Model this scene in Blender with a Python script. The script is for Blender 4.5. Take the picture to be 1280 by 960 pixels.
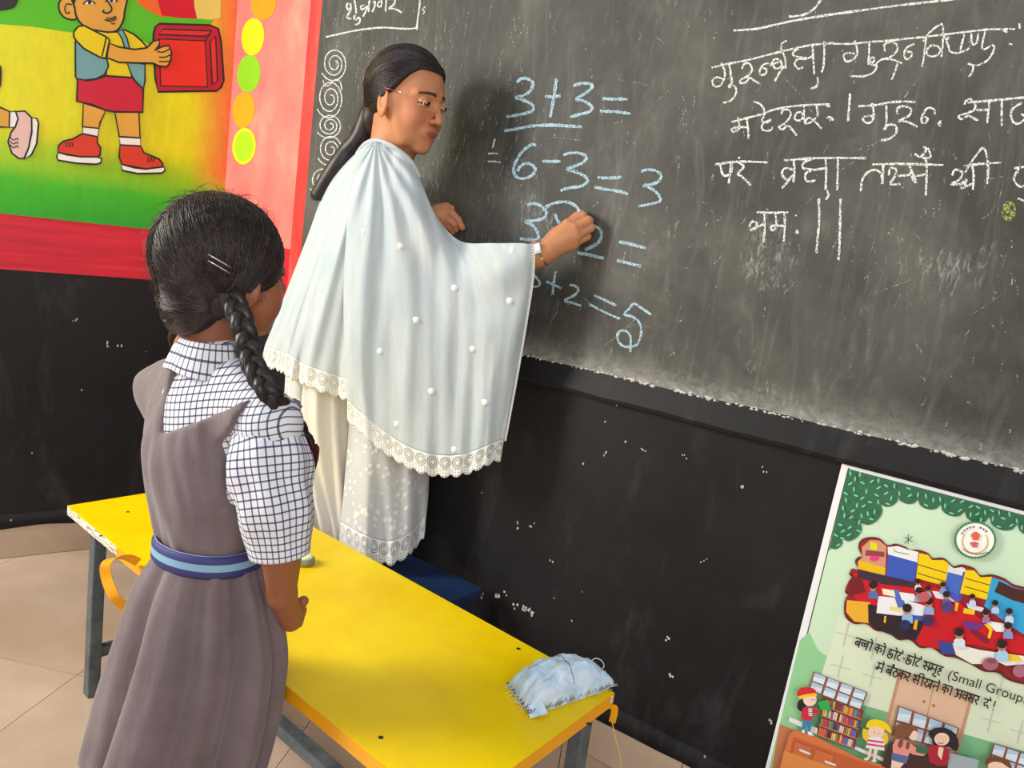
import bpy, bmesh, math, random
import numpy as np
from mathutils import Vector, Matrix, noise
from mathutils.geometry import tessellate_polygon
C = bpy.context.scene.collection
for o in list(bpy.data.objects): bpy.data.objects.remove(o)
random.seed(7); rng = np.random.RandomState(5)
# ---------------------------------------------------------------- camera
FPX, PITCH, ROLL, H = 1014.4, math.radians(9.91), math.radians(7.59), 1.15
vF = Vector((0, math.cos(PITCH), -math.sin(PITCH)))
vR0 = Vector((1, 0, 0)); vU0 = Vector((0, math.sin(PITCH), math.cos(PITCH)))
vR = math.cos(ROLL)*vR0 + math.sin(ROLL)*vU0
vU = -math.sin(ROLL)*vR0 + math.cos(ROLL)*vU0
CAM = Vector((0, 0, H))
cam = bpy.data.cameras.new('camera'); co = bpy.data.objects.new('camera', cam); C.objects.link(co)
co.matrix_world = Matrix(((vR.x, vU.x, -vF.x, 0), (vR.y, vU.y, -vF.y, 0), (vR.z, vU.z, -vF.z, H), (0, 0, 0, 1)))
cam.sensor_width = 36; cam.lens = FPX/1280*36; cam.clip_start = 0.05
bpy.context.scene.camera = co
# ---------------------------------------------------------------- light
W = bpy.data.worlds.new('world'); bpy.context.scene.world = W; W.use_nodes = True
bg = W.node_tree.nodes['Background']; bg.inputs[0].default_value = (0.93, 0.96, 1.0, 1); bg.inputs[1].default_value = 0.52
def area(name, loc, target, sx, sy, power, col=(1, 1, 1)):
    l = bpy.data.lights.new(name, 'AREA'); l.shape = 'RECTANGLE'; l.size = sx; l.size_y = sy; l.energy = power; l.color = col
    o = bpy.data.objects.new(name, l); C.objects.link(o); o.location = loc
    o.rotation_euler = (Vector(target)-Vector(loc)).to_track_quat('-Z', 'Y').to_euler(); return o
area('window_light', (-2.72, 1.30, 1.75), (-0.2, 1.15, 0.55), 1.2, 1.2, 118, (1.0, 0.97, 0.93))
area('doorway_light', (0.7, -2.3, 2.0), (0.4, 1.6, 0.9), 1.8, 1.6, 44, (1.0, 0.98, 0.95))
VS = bpy.context.scene.view_settings
VS.view_transform = 'Standard'; VS.look = 'None'; VS.gamma = 1; VS.exposure = 0.46
bpy.context.scene.display_settings.display_device = 'sRGB'
# ---------------------------------------------------------------- projection of a photo pixel to a point in the room
def ray(x, y): return vF + vR*((x-640)/FPX) - vU*((y-480)/FPX)
def atZ(x, y, z): d = ray(x, y); return CAM + d*((z-H)/d.z)
def atY(x, y, Y): d = ray(x, y); return CAM + d*(Y/d.y)
def onplane(x, y, p0, n): d = ray(x, y); return CAM + d*((p0-CAM).dot(n)/d.dot(n))
CORNER = atZ(252, 669, 0); CORNER.z = 0
aR, aL = math.radians(-53.79), math.radians(51.99)
DR = Vector((-math.sin(aR), -math.cos(aR), 0))      # along the blackboard wall, away from the corner
DL = Vector((-math.sin(aL), -math.cos(aL), 0))      # along the mural wall, away from the corner
NR = Vector((-DR.y, DR.x, 0)); NR = NR if NR.dot(-CORNER) > 0 else -NR   # both normals face the room
NL = Vector((-DL.y, DL.x, 0)); NL = NL if NL.dot(-CORNER) > 0 else -NL
def onR(x, y, off=0.0): return onplane(x, y, CORNER + NR*off, NR)
def onL(x, y, off=0.0): return onplane(x, y, CORNER + NL*off, NL)
# ---------------------------------------------------------------- helpers
def lin(c):
    f = lambda v: v/12.92 if v <= 0.04045 else ((v+0.055)/1.055)**2.4
    return tuple(f(v/255.0) for v in c)
def mat(name, col=(200, 200, 200), rough=0.6, spec=0.5, metal=0.0, raw=False):
    m = bpy.data.materials.new(name); m.use_nodes = True
    b = m.node_tree.nodes['Principled BSDF']
    c = lin(col)
    b.inputs['Base Color'].default_value = (*c, 1); b.inputs['Roughness'].default_value = rough
    b.inputs['Specular IOR Level'].default_value = spec; b.inputs['Metallic'].default_value = metal
    return m
def nd(m, t, **kw):
    n = m.node_tree.nodes.new(t)
    for k, v in kw.items():
        if k in n.inputs.keys() if hasattr(n.inputs, 'keys') else False: n.inputs[k].default_value = v
        else: setattr(n, k, v)
    return n
def lk(m, a, b): m.node_tree.links.new(a, b)
def bsdf(m): return m.node_tree.nodes['Principled BSDF']
def texco(m, kind='Object', scale=(1, 1, 1), rot=(0, 0, 0)):
    t = nd(m, 'ShaderNodeTexCoord'); mp = nd(m, 'ShaderNodeMapping')
    mp.inputs['Scale'].default_value = scale; mp.inputs['Rotation'].default_value = rot
    lk(m, t.outputs[kind], mp.inputs['Vector']); return mp.outputs['Vector']
def tnoise(m, vec, scale, detail=4, rough=0.6, dist=0.0):
    n = nd(m, 'ShaderNodeTexNoise'); n.inputs['Scale'].default_value = scale; n.inputs['Detail'].default_value = detail
    n.inputs['Roughness'].default_value = rough; n.inputs['Distortion'].default_value = dist
    if vec is not None: lk(m, vec, n.inputs['Vector'])
    return n.outputs['Fac']
def ramp(m, fac, stops, interp='LINEAR'):
    r = nd(m, 'ShaderNodeValToRGB'); r.color_ramp.interpolation = interp
    e = r.color_ramp.elements
    while len(e) < len(stops): e.new(0.5)
    for k, (p, c) in enumerate(stops):
        e[k].position = p; e[k].color = (*c, 1) if len(c) == 3 else c
    lk(m, fac, r.inputs['Fac']); return r.outputs['Color']
def mix(m, fac, a, b, mode='MIX'):
    n = nd(m, 'ShaderNodeMix'); n.data_type = 'RGBA'; n.blend_type = mode
    for s, v in ((0, fac), (6, a), (7, b)):
        if hasattr(v, 'is_linked') or hasattr(v, 'links'): lk(m, v, n.inputs[s])
        elif s == 0: n.inputs[0].default_value = v
        else: n.inputs[s].default_value = (*v[:3], 1)
    return n.outputs[2]
def mth(m, op, a, b=0.5, c=None):
    n = nd(m, 'ShaderNodeMath'); n.operation = op
    for k, v in enumerate((a, b, c)):
        if v is None: continue
        if hasattr(v, 'links'): lk(m, v, n.inputs[k])
        else: n.inputs[k].default_value = v
    return n.outputs[0]
def bump(m, h, strength=0.3, dist=0.002):
    n = nd(m, 'ShaderNodeBump'); n.inputs['Strength'].default_value = strength; n.inputs['Distance'].default_value = dist
    lk(m, h, n.inputs['Height']); lk(m, n.outputs[0], bsdf(m).inputs['Normal']); return n
def mesh_obj(name, verts, faces, m, parent=None, smooth=False, cols=None, uvs=None):
    me = bpy.data.meshes.new(name)
    me.from_pydata([tuple(v) for v in verts], [], [tuple(int(i) for i in f) for f in faces]); me.update()
    if smooth: me.polygons.foreach_set('use_smooth', [True]*len(me.polygons))
    if m is not None: me.materials.append(m)
    if cols is not None:      # per-vertex colour
        a = me.color_attributes.new('Col', 'FLOAT_COLOR', 'POINT')
        a.data.foreach_set('color', np.hstack([np.asarray(cols, float), np.ones((len(cols), 1))]).ravel())
    if uvs is not None:
        u = me.uv_layers.new(name='UVMap'); li = np.empty(len(me.loops), int); me.loops.foreach_get('vertex_index', li)
        u.data.foreach_set('uv', np.asarray(uvs, float)[li].ravel())
    o = bpy.data.objects.new(name, me); C.objects.link(o)
    if parent is not None: o.parent = parent
    return o
def tag(o, label=None, cat=None, group=None, kind=None):
    for k, v in (('label', label), ('category', cat), ('group', group), ('kind', kind)):
        if v: o[k] = v
    return o
def empty(name, loc, label, cat, group=None):
    o = bpy.data.objects.new(name, None); C.objects.link(o); o.empty_display_size = 0.05
    o['anchor'] = 1
    tag(o, label, cat, group); o.location = loc; return o
def put(o, parent):       # parent keeping world geometry (meshes are written in world space)
    o.parent = parent; o.matrix_parent_inverse = Matrix.Translation(parent.location).inverted() if parent.type == 'EMPTY' else Matrix()
    return o
def part(name, verts, faces, m, parent, **kw):
    o = mesh_obj(name, verts, faces, m, None, **kw); put(o, parent); return o
def boxvf(a, b, V=None, Fc=None, M=None):
    V = [] if V is None else V; Fc = [] if Fc is None else Fc; n = len(V)
    for z in (a[2], b[2]):
        for x, y in ((a[0], a[1]), (b[0], a[1]), (b[0], b[1]), (a[0], b[1])):
            v = Vector((x, y, z)); V.append(M @ v if M is not None else v)
    Fc += [(n+3, n+2, n+1, n), (n+4, n+5, n+6, n+7), (n, n+1, n+5, n+4), (n+1, n+2, n+6, n+5), (n+2, n+3, n+7, n+6), (n+3, n, n+4, n+7)]
    return V, Fc
def bevel(o, w=0.004, seg=2, ang=40):
    b = o.modifiers.new('bevel', 'BEVEL'); b.width = w; b.segments = seg; b.limit_method = 'ANGLE'; b.angle_limit = math.radians(ang); return o
def crom(pts, n=6, closed=False):
    P = [Vector(p) for p in pts]
    if len(P) < 3: 
        return [P[0].lerp(P[-1], i/4) for i in range(5)]
    out = []; L = len(P); rngk = range(L) if closed else range(L-1)
    for i in rngk:
        p0 = P[(i-1) % L] if closed else P[max(i-1, 0)]; p1 = P[i]; p2 = P[(i+1) % L]; p3 = P[(i+2) % L] if closed else P[min(i+2, L-1)]
        for k in range(n):
            t = k/n; out.append(0.5*((2*p1)+(p2-p0)*t+(2*p0-5*p1+4*p2-p3)*t*t+(3*p1-p0-3*p2+p3)*t**3))
    if not closed: out.append(P[-1])
    return out
def tube_vf(pts, rads, seg=8, V=None, Fc=None, flat=1.0, up=None):
    V = [] if V is None else V; Fc = [] if Fc is None else Fc
    P = [Vector(p) for p in pts]; n0 = len(V)
    if not hasattr(rads, '__len__'): rads = [rads]*len(P)
    ref = Vector(up) if up is not None else Vector((0, 0, 1)); prevx = None
    for i, p in enumerate(P):
        t = (P[min(i+1, len(P)-1)]-P[max(i-1, 0)]).normalized()
        x = prevx - t*prevx.dot(t) if prevx is not None else (ref.cross(t) if ref.cross(t).length > 1e-3 else Vector((1, 0, 0)).cross(t))
        x.normalize(); prevx = x; y = t.cross(x)
        for k in range(seg):
            a = 2*math.pi*k/seg; V.append(p + x*(math.cos(a)*rads[i]) + y*(math.sin(a)*rads[i]*flat))
    for i in range(len(P)-1):
        for k in range(seg):
            a = n0+i*seg+k; b = n0+i*seg+(k+1) % seg; Fc.append((a, b, b+seg, a+seg))
    Fc.append(tuple(n0+k for k in reversed(range(seg)))); Fc.append(tuple(n0+(len(P)-1)*seg+k for k in range(seg)))
    return V, Fc
# flat painted / printed / chalked figures: polygons and ribbons traced on their wall, built in thin layers
class Paint:
    def __init__(s, proj, off0=0.0012, step=0.00025, org=(0, 0), sc=1.0):
        s.V = []; s.F = []; s.K = []; s.proj = proj; s.off = off0; s.step = step; s.org = org; s.sc = sc; s.uv = []
    def px(s, p): return (s.org[0]+p[0]/s.sc, s.org[1]+p[1]/s.sc)
    def poly(s, pts, col, outline=None, w=2.0, smooth=0, ocol=(30, 30, 30)):
        q = [Vector((*s.px(p), 0)) for p in pts]
        if smooth: q = crom(q, smooth, True)
        n0 = len(s.V)
        for v in q: s.V.append(s.proj(v.x, v.y, s.off)); s.K.append(lin(col)); s.uv.append((v.x*0.01, v.y*0.01))
        for t in tessellate_polygon([q]): s.F.append((n0+t[0], n0+t[1], n0+t[2]))
        s.off += s.step
        if outline: s.stroke(None, ocol, w, raw=list(q)+[q[0]])
        return s
    def stroke(s, pts, col, w=2.0, raw=None, smooth=4, taper=False, jitter=0.0):
        q = raw if raw is not None else (crom([(*s.px(p), 0) for p in pts], smooth) if smooth else [Vector((*s.px(p), 0)) for p in pts])
        n0 = len(s.V); L = len(q); acc = 0.0
        for i, v in enumerate(q):
            a, b = q[max(i-1, 0)], q[min(i+1, L-1)]
            if raw is not None and (i == 0 or i == L-1): a, b = q[-2], q[1]
            t = (b-a); t = t.normalized() if t.length > 1e-9 else Vector((1, 0, 0)); nrm = Vector((-t.y, t.x, 0))
            ww = w*0.5*(1+jitter*(random.random()-0.5))
            if i: acc += (q[i]-q[i-1]).length
            for sg in (-1, 1):
                z = v + nrm*ww*sg; s.V.append(s.proj(z.x, z.y, s.off)); s.K.append(lin(col)); s.uv.append((acc*0.05, sg))
        for i in range(L-1): s.F.append((n0+2*i, n0+2*i+1, n0+2*i+3, n0+2*i+2))
        s.off += s.step*0.3
        return s
    def ell(s, cx, cy, rx, ry, col, rot=0.0, outline=None, n=24, w=2.0):
        c, d = math.cos(rot), math.sin(rot); P = []
        for k in range(n):
            a = 2*math.pi*k/n; x, y = rx*math.cos(a), ry*math.sin(a); P.append((cx+x*c-y*d, cy+x*d+y*c))
        return s.poly(P, col, outline, w)
    def at(s, org, sc): s.org = org; s.sc = sc; return s
    def build(s, name, m, parent=None):
        o = mesh_obj(name, s.V, s.F, m, None, cols=s.K, uvs=s.uv)
        if parent is not None: put(o, parent)
        return o
def colmat(name, rough=0.5, spec=0.4, var=0.10):
    m = mat(name, rough=rough, spec=spec); a = nd(m, 'ShaderNodeAttribute'); a.attribute_name = 'Col'
    v = texco(m); n = tnoise(m, v, 9, 5, 0.65); f = ramp(m, n, [(0.3, (1-var,)*3), (0.7, (1+0*var,)*3)])
    lk(m, mix(m, 1.0, a.outputs['Color'], f, 'MULTIPLY'), bsdf(m).inputs['Base Color']); return m
# ================================================================ STRUCTURE
def wallM(kind):      # local x along wall, y off the wall into the room, z up
    D, N = (DR, NR) if kind == 'R' else (DL, NL)
    return Matrix(((D.x, N.x, 0, CORNER.x), (D.y, N.y, 0, CORNER.y), (0, 0, 1, 0), (0, 0, 0, 1)))
MR, ML = wallM('R'), wallM('L')
def wbox(name, kind, x0, x1, y0, y1, z0, z1, m, parent=None, bv=0):
    V, Fc = boxvf((x0, y0, z0), (x1, y1, z1))
    if kind == 'R': Fc = [tuple(reversed(f)) for f in Fc] if MR.determinant() < 0 else Fc
    if kind == 'L': Fc = [tuple(reversed(f)) for f in Fc] if ML.determinant() < 0 else Fc
    o = mesh_obj(name, V, Fc, m); o.matrix_world = MR if kind == 'R' else ML
    if parent is not None: o.parent = parent; o.matrix_parent_inverse = parent.matrix_world.inverted() if parent.type != 'EMPTY' else Matrix.Translation(parent.location).inverted(); o.matrix_basis = (MR if kind == 'R' else ML)
    if bv: bevel(o, bv)
    return o
ZS = H/1.1
Z_BASE, Z_SK, Z_LB, Z_LT = 0.092*ZS, 0.132*ZS, 0.792*ZS, 0.849*ZS
Z_RB, Z_RT = 0.843*ZS, 0.993*ZS
X_PINK, X_RED = 0.345*ZS, 0.403*ZS
# black painted lower wall
def black_wall(name, rough, chips=True):
    m = mat(name, (33, 31, 33), rough, 0.3); v = texco(m)
    base = ramp(m, tnoise(m, v, 3.0, 5, 0.6), [(0.3, lin((13, 12, 14))), (0.75, lin((32, 28, 30)))])
    sm = ramp(m, tnoise(m, texco(m, scale=(1, 1, 0.35)), 7, 6, 0.7, 0.6), [(0.55, (0, 0, 0)), (0.85, (0.035, 0.035, 0.037))])
    c = mix(m, 1.0, base, sm, 'ADD')
    if chips:
        vo = nd(m, 'ShaderNodeTexVoronoi'); vo.inputs['Scale'].default_value = 34; lk(m, texco(m, scale=(1, 1, 0.8)), vo.inputs['Vector'])
        spot = mth(m, 'LESS_THAN', vo.outputs['Distance'], 0.085)
        sel = mth(m, 'GREATER_THAN', tnoise(m, v, 5.5, 2, 0.5), 0.60)
        c = mix(m, mth(m, 'MULTIPLY', spot, sel), c, lin((170, 165, 155)))
    lk(m, c, bsdf(m).inputs['Base Color']); bump(m, tnoise(m, v, 22, 6, 0.7), 0.25, 0.004); 
    lk(m, mth(m, 'MULTIPLY_ADD', tnoise(m, v, 6, 4), 0.25, rough-0.1), bsdf(m).inputs['Roughness'])
    return m
M_black = black_wall('black_wall_paint', 0.5)
wall_r = tag(wbox('wall_right', 'R', -0.12, 3.6, -0.12, 0, 0, 2.6, M_black), kind='structure')
wall_l = tag(wbox('wall_left', 'L', 0.0, 3.4, -0.12, 0, 0, 2.6, M_black), kind='structure')
# protruding black plaster skirting with rough lower edge
def skirt(name, kind, L, m):
    V = []; Fc = []; n = int(L/0.03)
    for i in range(n+1):
        x = L*i/n; j = lambda s: (noise.noise(Vector((x*9, s, 2.1)))*0.006)
        zb, zt = Z_BASE+j(1)+0.3*j(7), Z_SK+j(3)*0.5
        for y, z in ((0.0, zb), (0.014+j(5)*0.4, zb+0.002), (0.012+j(6)*0.4, zt-0.008), (0.0, zt)): V.append((x, y, z))
    for i in range(n):
        for k in range(3): a = 4*i+k; Fc.append((a, a+1, a+5, a+4))
    o = mesh_obj(name, V, Fc, m, smooth=True); o.matrix_world = MR if kind == 'R' else ML; return tag(o, kind='structure')
M_skirt = black_wall('black_skirting_paint', 0.7)
skirt('trim_1', 'R', 3.5, M_skirt); skirt('trim_2', 'L', 3.3, M_skirt)
# tile baseboards, floor tiles
M_tile = mat('cream_tile', (196, 178, 160), 0.16, 0.5); v = texco(M_tile)
n1 = tnoise(M_tile, v, 1.6, 5, 0.55, 0.2)
lk(M_tile, ramp(M_tile, n1, [(0.3, lin((166, 140, 114))), (0.55, lin((192, 168, 146))), (0.8, lin((208, 190, 172)))]), bsdf(M_tile).inputs['Base Color'])
lk(M_tile, mth(M_tile, 'MULTIPLY_ADD', tnoise(M_tile, v, 5, 4), 0.22, 0.03), bsdf(M_tile).inputs['Roughness'])
M_grout = mat('dark_grout', (92, 80, 70), 0.9)
for kind, nm in (('R', 'baseboard_right'), ('L', 'baseboard_left')):
    b = tag(wbox(nm, kind, 0.0, 3.4, 0, 0.004, 0.0, Z_BASE, M_grout), kind='structure')
    off = 0.10 if kind == 'R' else 0.25
    x = 0.012; tw = 0.6*0.97
    k = 0
    while x < 3.3:
        x2 = off if x < off else x+tw
        t = wbox('tile', kind, x, x2-0.002, 0.004, 0.012, 0.001, Z_BASE+0.004, M_tile, b, 0.0012); x = x2; 
floor = mesh_obj('floor', *boxvf((-4.5, -3.2, -0.06), (4.5, 4.2, -0.008)), M_grout); tag(floor, kind='structure')
# diagonal tile grid through two joints read off the photograph
PA = atZ(96, 844, 0); PB = atZ(382, 909, 0)
ang = math.atan2((PB-PA).y, (PB-PA).x); ts = (PB-PA).length
while ts > 0.75: ts *= 0.5
TM = Matrix.Translation((PA.x, PA.y, 0)) @ Matrix.Rotation(ang, 4, 'Z')
V, Fc = boxvf((0.0009, 0.0009, -0.008), (ts-0.0009, ts-0.0009, 0.0))
tile_me = bpy.data.meshes.new('floor_tile'); tile_me.from_pydata([tuple(v) for v in V], [], Fc); tile_me.materials.append(M_tile)
inv = TM.inverted()
for i in range(-9, 10):
    for j in range(-8, 9):
        c = TM @ Vector(((i+0.5)*ts, (j+0.5)*ts, 0)); cw = c - CORNER
        if cw.dot(NR) < -0.38 or cw.dot(NL) < -0.38 or c.y < -1.6 or c.x > 2.6 or c.x < -3.6: continue
        o = bpy.data.objects.new('tile', tile_me); C.objects.link(o); o.parent = floor
        o.matrix_world = TM @ Matrix.Translation((i*ts, j*ts, 0))
print('TILE', ts, math.degrees(ang))
# ================================================================ MURAL on the left wall and its return strip
M_paint = colmat('wall_paint_figures', 0.45, 0.4, 0.12)
M_mural = mat('mural_field', rough=0.38, spec=0.45); v = texco(M_mural)
sp = nd(M_mural, 'ShaderNodeSeparateXYZ'); lk(M_mural, v, sp.inputs[0])
nz = tnoise(M_mural, texco(M_mural, scale=(0.6, 1, 3)), 4, 4, 0.6)
zz = mth(M_mural, 'ADD', sp.outputs['Z'], mth(M_mural, 'MULTIPLY_ADD', nz, 0.09, -0.045))
zf = nd(M_mural, 'ShaderNodeMapRange'); lk(M_mural, zz, zf.inputs[0]); zf.inputs[1].default_value = Z_RT; zf.inputs[2].default_value = Z_RT+0.26
grn = ramp(M_mural, zf.outputs[0], [(0.0, lin((40, 165, 30))), (0.35, lin((70, 190, 20))), (0.62, lin((160, 210, 10))), (0.95, lin((232, 226, 5)))])
xf = nd(M_mural, 'ShaderNodeMapRange'); lk(M_mural, mth(M_mural, 'ADD', sp.outputs['X'], mth(M_mural, 'MULTIPLY_ADD', nz, 0.05, -0.025)), xf.inputs[0]); xf.inputs[1].default_value = 0.0; xf.inputs[2].default_value = 0.12
edge = ramp(M_mural, xf.outputs[0], [(0.0, (1, 1, 1)), (0.35, (0.75, 0.75, 0.75)), (1.0, (0, 0, 0))])
eg = nd(M_mural, 'ShaderNodeRGBToBW'); lk(M_mural, edge, eg.inputs[0])
keep = nd(M_mural, 'ShaderNodeMapRange'); lk(M_mural, zz, keep.inputs[0]); keep.inputs[1].default_value = Z_RT+0.10; keep.inputs[2].default_value = Z_RT+0.2
mc = mix(M_mural, mth(M_mural, 'MULTIPLY', eg.outputs[0], keep.outputs[0]), grn, lin((236, 112, 60)))
gr = ramp(M_mural, tnoise(M_mural, texco(M_mural, scale=(3, 1, 1)), 12, 6, 0.7), [(0.28, (0.86, 0.84, 0.8)), (0.6, (1, 1, 1))])
lk(M_mural, mix(M_mural, 1.0, mc, gr, 'MULTIPLY'), bsdf(M_mural).inputs['Base Color']); bump(M_mural, tnoise(M_mural, v, 30, 5), 0.12, 0.003)
mural = empty('wall_mural', CORNER + Vector((0, 0, 0)) + NL*0.02, 'yellow and green painted wall mural of a boy carrying a red box', 'mural')
wbox('mural_field', 'L', 0.0, 3.35, 0.0, 0.0010, Z_RT, 2.55, M_mural, mural)
M_redband = mat('red_band_paint', (205, 20, 45), 0.4); v = texco(M_redband, scale=(0.5, 1, 8))
lk(M_redband, ramp(M_redband, tnoise(M_redband, v, 5, 5, 0.6), [(0.3, lin((176, 10, 35))), (0.55, lin((214, 22, 48))), (0.8, lin((228, 60, 70)))]), bsdf(M_redband).inputs['Base Color'])
wbox('red_band', 'L', 0.0, 3.35, 0.0, 0.0012, Z_RB, Z_RT, M_redband, mural)
pink = mat('salmon_paint', (250, 120, 110), 0.42); v = texco(pink, scale=(1.5, 1, 0.8))
lk(pink, ramp(pink, tnoise(pink, v, 5, 4, 0.6), [(0.3, lin((244, 100, 96))), (0.55, lin((250, 124, 112))), (0.75, lin((252, 158, 138)))]), bsdf(pink).inputs['Base Color'])
wbox('salmon_strip', 'R', 0.0, X_PINK, 0.0, 0.0012, Z_RT, 2.55, pink, mural)
redv = mat('red_strip_paint', (226, 50, 48), 0.42); v = texco(redv, scale=(3, 1, 0.6))
lk(redv, ramp(redv, tnoise(redv, v, 6, 5, 0.6), [(0.3, lin((206, 28, 34))), (0.55, lin((232, 58, 52))), (0.8, lin((246, 112, 96)))]), bsdf(redv).inputs['Base Color'])
wbox('red_strip', 'R', X_PINK, X_RED, 0.0, 0.0016, Z_RB, 2.55, redv, mural)
wbox('red_band', 'R', 0.0, X_PINK, 0.0, 0.0013, Z_RB, Z_RT, M_redband, mural)
SK, YL, TL_, RD, OR, WH = (232, 170, 62), (238, 214, 0), (118, 170, 172), (206, 20, 52), (222, 62, 30), (250, 246, 236)
z1 = dict(org=(0, 0), sc=2.667); z6 = ((0, 0), 4.175)
P = Paint(onL); P.at((0, 0), 2.667)
P.poly([(-900, -760), (-900, 30), (-500, -10), (-60, 76), (100, 88), (250, 110), (400, 105), (430, 110), (520, 160), (560, 90), (700, 85), (712, 66), (700, -300), (690, -760)], (92, 196, 20))
P.poly([(445, -80), (452, -10), (470, 20), (520, 48), (560, 50), (560, -80)], (240, 110, 20), smooth=2)
P.poly([(505, -560), (515, -300), (525, 0), (540, 52), (600, 60), (657, 62), (648, 20), (640, -60), (640, -560)], (214, 10, 40))
P.poly([(640, -560), (648, 20), (657, 62), (700, 66), (735, 60), (735, -560)], (232, 214, 110))
P.build('painted_hills', M_paint, mural)
P = Paint(onL, 0.0026); P.at(*z6)
P.poly([(345, -10), (350, -90), (420, -190), (560, -200), (640, -120), (648, 10), (600, 10), (400, 30), (380, 20)], (36, 34, 36), 1, 2, 2)
P.poly([(385, 15), (375, -5), (345, -12), (318, -2), (306, 25), (312, 62), (335, 90), (370, 102), (402, 92)], SK, 1, 2.2, 2)
P.poly([(385, -60), (390, 40), (400, 90), (430, 130), (480, 155), (560, 168), (610, 160), (640, 115), (650, 60), (645, -60)], SK, 1, 2.4, 2)
P.poly([(372, -20), (400, -60), (640, -60), (648, 6), (638, -8), (560, -44), (420, -40), (396, 0), (384, 42), (376, 10)], (36, 34, 36), None)
P.stroke([(375, 25), (350, 20), (338, 45), (348, 70), (365, 62)], (30, 30, 30), 1.6)
for cx, cy in ((465, 14), (580, 2)):
    P.ell(cx, cy, 26, 9, (250, 250, 245)); P.ell(cx+2, cy, 9, 9, (20, 20, 22)); P.stroke([(cx-30, cy+8), (cx-12, cy-10), (cx+14, cy-8), (cx+34, cy+6)], (30, 30, 30), 1.8)
P.stroke([(553, -10), (575, 26), (584, 48), (572, 64), (552, 68), (537, 60), (545, 52)], (30, 30, 30), 2)
P.poly([(545, 104), (563, 92), (580, 96), (604, 84), (608, 98), (580, 112)], (226, 140, 70), 1, 1.4)
P.stroke([(548, 104), (580, 102), (606, 90)], (30, 30, 30), 1.3); P.stroke([(580, 124), (602, 124)], (30, 30, 30), 1.2)
P.poly([(395, 150), (480, 155), (560, 168), (625, 165), (650, 155), (700, 180), (740, 215), (765, 245), (755, 340), (700, 410), (555, 400), (560, 300), (395, 230)], YL, 1, 2.2)
P.poly([(393, 215), (440, 255), (525, 300), (558, 308), (566, 345), (545, 390), (500, 412), (440, 419), (400, 411), (394, 400)], TL_, 1, 2.2)
P.poly([(660, 320), (757, 335), (757, 420), (748, 465), (715, 440), (690, 400)], TL_, 1, 2.2)
P.poly([(613, 165), (640, 155), (663, 200), (676, 252), (652, 252), (636, 200)], TL_, 1, 1.8)
P.poly([(385, 165), (410, 137), (440, 134), (500, 165), (555, 193), (572, 208), (552, 302), (520, 298), (440, 255), (400, 215), (384, 190)], YL, 1, 2.2)
P.stroke([(554, 196), (545, 240), (532, 294)], (30, 30, 30), 1.8)
P.poly([(570, 226), (620, 245), (700, 258), (765, 250), (800, 215), (832, 208), (831, 235), (805, 264), (850, 242), (882, 238), (886, 255), (893, 262), (895, 280), (892, 296), (892, 315), (884, 330), (870, 348), (830, 344), (800, 330), (700, 328), (620, 325), (558, 300)], SK, 1, 2.2)
for a in ([(820, 268), (850, 272), (884, 256)], [(830, 298), (862, 298), (892, 284)], [(830, 320), (862, 322), (890, 316)]): P.stroke(a, (40, 36, 30), 1.6)
P.poly([(435, 538), (552, 575), (522, 640), (515, 672), (430, 662)], SK, 1, 2.2)
P.poly([(600, 586), (725, 586), (731, 718), (622, 712)], SK, 1, 2.2)
P.poly([(405, 412), (450, 420), (500, 414), (552, 396), (690, 405), (720, 440), (748, 465), (745, 585), (600, 583), (550, 575), (480, 545), (400, 528)], (208, 24, 52), 1, 2.4)
P.poly([(433, 662), (517, 670), (509, 713), (430, 697)], WH, 1, 2); P.poly([(622, 714), (733, 720), (734, 762), (627, 756)], WH, 1, 2)
P.poly([(430, 697), (470, 706), (508, 713), (508, 745), (525, 770), (522, 810), (500, 820), (420, 818), (303, 797), (305, 760), (330, 737), (380, 725)], OR, 1, 2.2)
P.poly([(303, 795), (350, 808), (420, 818), (505, 818), (530, 828), (526, 850), (500, 857), (400, 852), (303, 836), (296, 818)], WH, 1, 2.2)
P.poly([(626, 756), (734, 762), (752, 798), (830, 830), (850, 855), (848, 874), (760, 882), (636, 858), (622, 820)], OR, 1, 2.2)
P.poly([(632, 857), (700, 875), (760, 882), (856, 870), (861, 890), (845, 903), (720, 906), (640, 890)], WH, 1, 2.2)
for x in (340, 356, 372): P.stroke([(x, 742), (x+8, 755), (x+2, 768)], (40, 20, 20), 1.3)
for x in (770, 784, 798): P.stroke([(x, 818), (x+6, 832), (x-2, 846)], (40, 20, 20), 1.3)
P.build('painted_boy', M_paint, mural)
P = Paint(onL, 0.0024); P.at((0, 0), 2.667)
P.poly([(512, 112), (518, 90), (532, 79), (700, 84), (728, 96), (737, 140), (746, 268), (738, 290), (722, 303), (527, 306), (518, 262), (511, 160)], (196, 14, 44), 1, 2.6)
P.poly([(530, 130), (684, 136), (692, 290), (536, 286)], (236, 44, 24), 1, 2.0)
P.poly([(545, 97), (706, 103), (685, 121), (530, 115)], (226, 40, 40), 1, 1.8)
P.poly([(700, 140), (719, 120), (725, 268), (708, 283)], (226, 40, 40), 1, 1.8)
P.stroke([(684, 136), (706, 103)], (30, 30, 30), 1.6); P.build('painted_box', M_paint, mural)
P = Paint(onL, 0.0024); P.at(*z6)
P.poly([(-300, 470), (-120, 520), (0, 560), (50, 582), (48, 664), (0, 662), (-120, 650), (-310, 600)], SK, 1, 2.2); P.poly([(50, 584), (80, 580), (94, 620), (80, 664), (48, 664)], WH, 1, 2)
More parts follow.
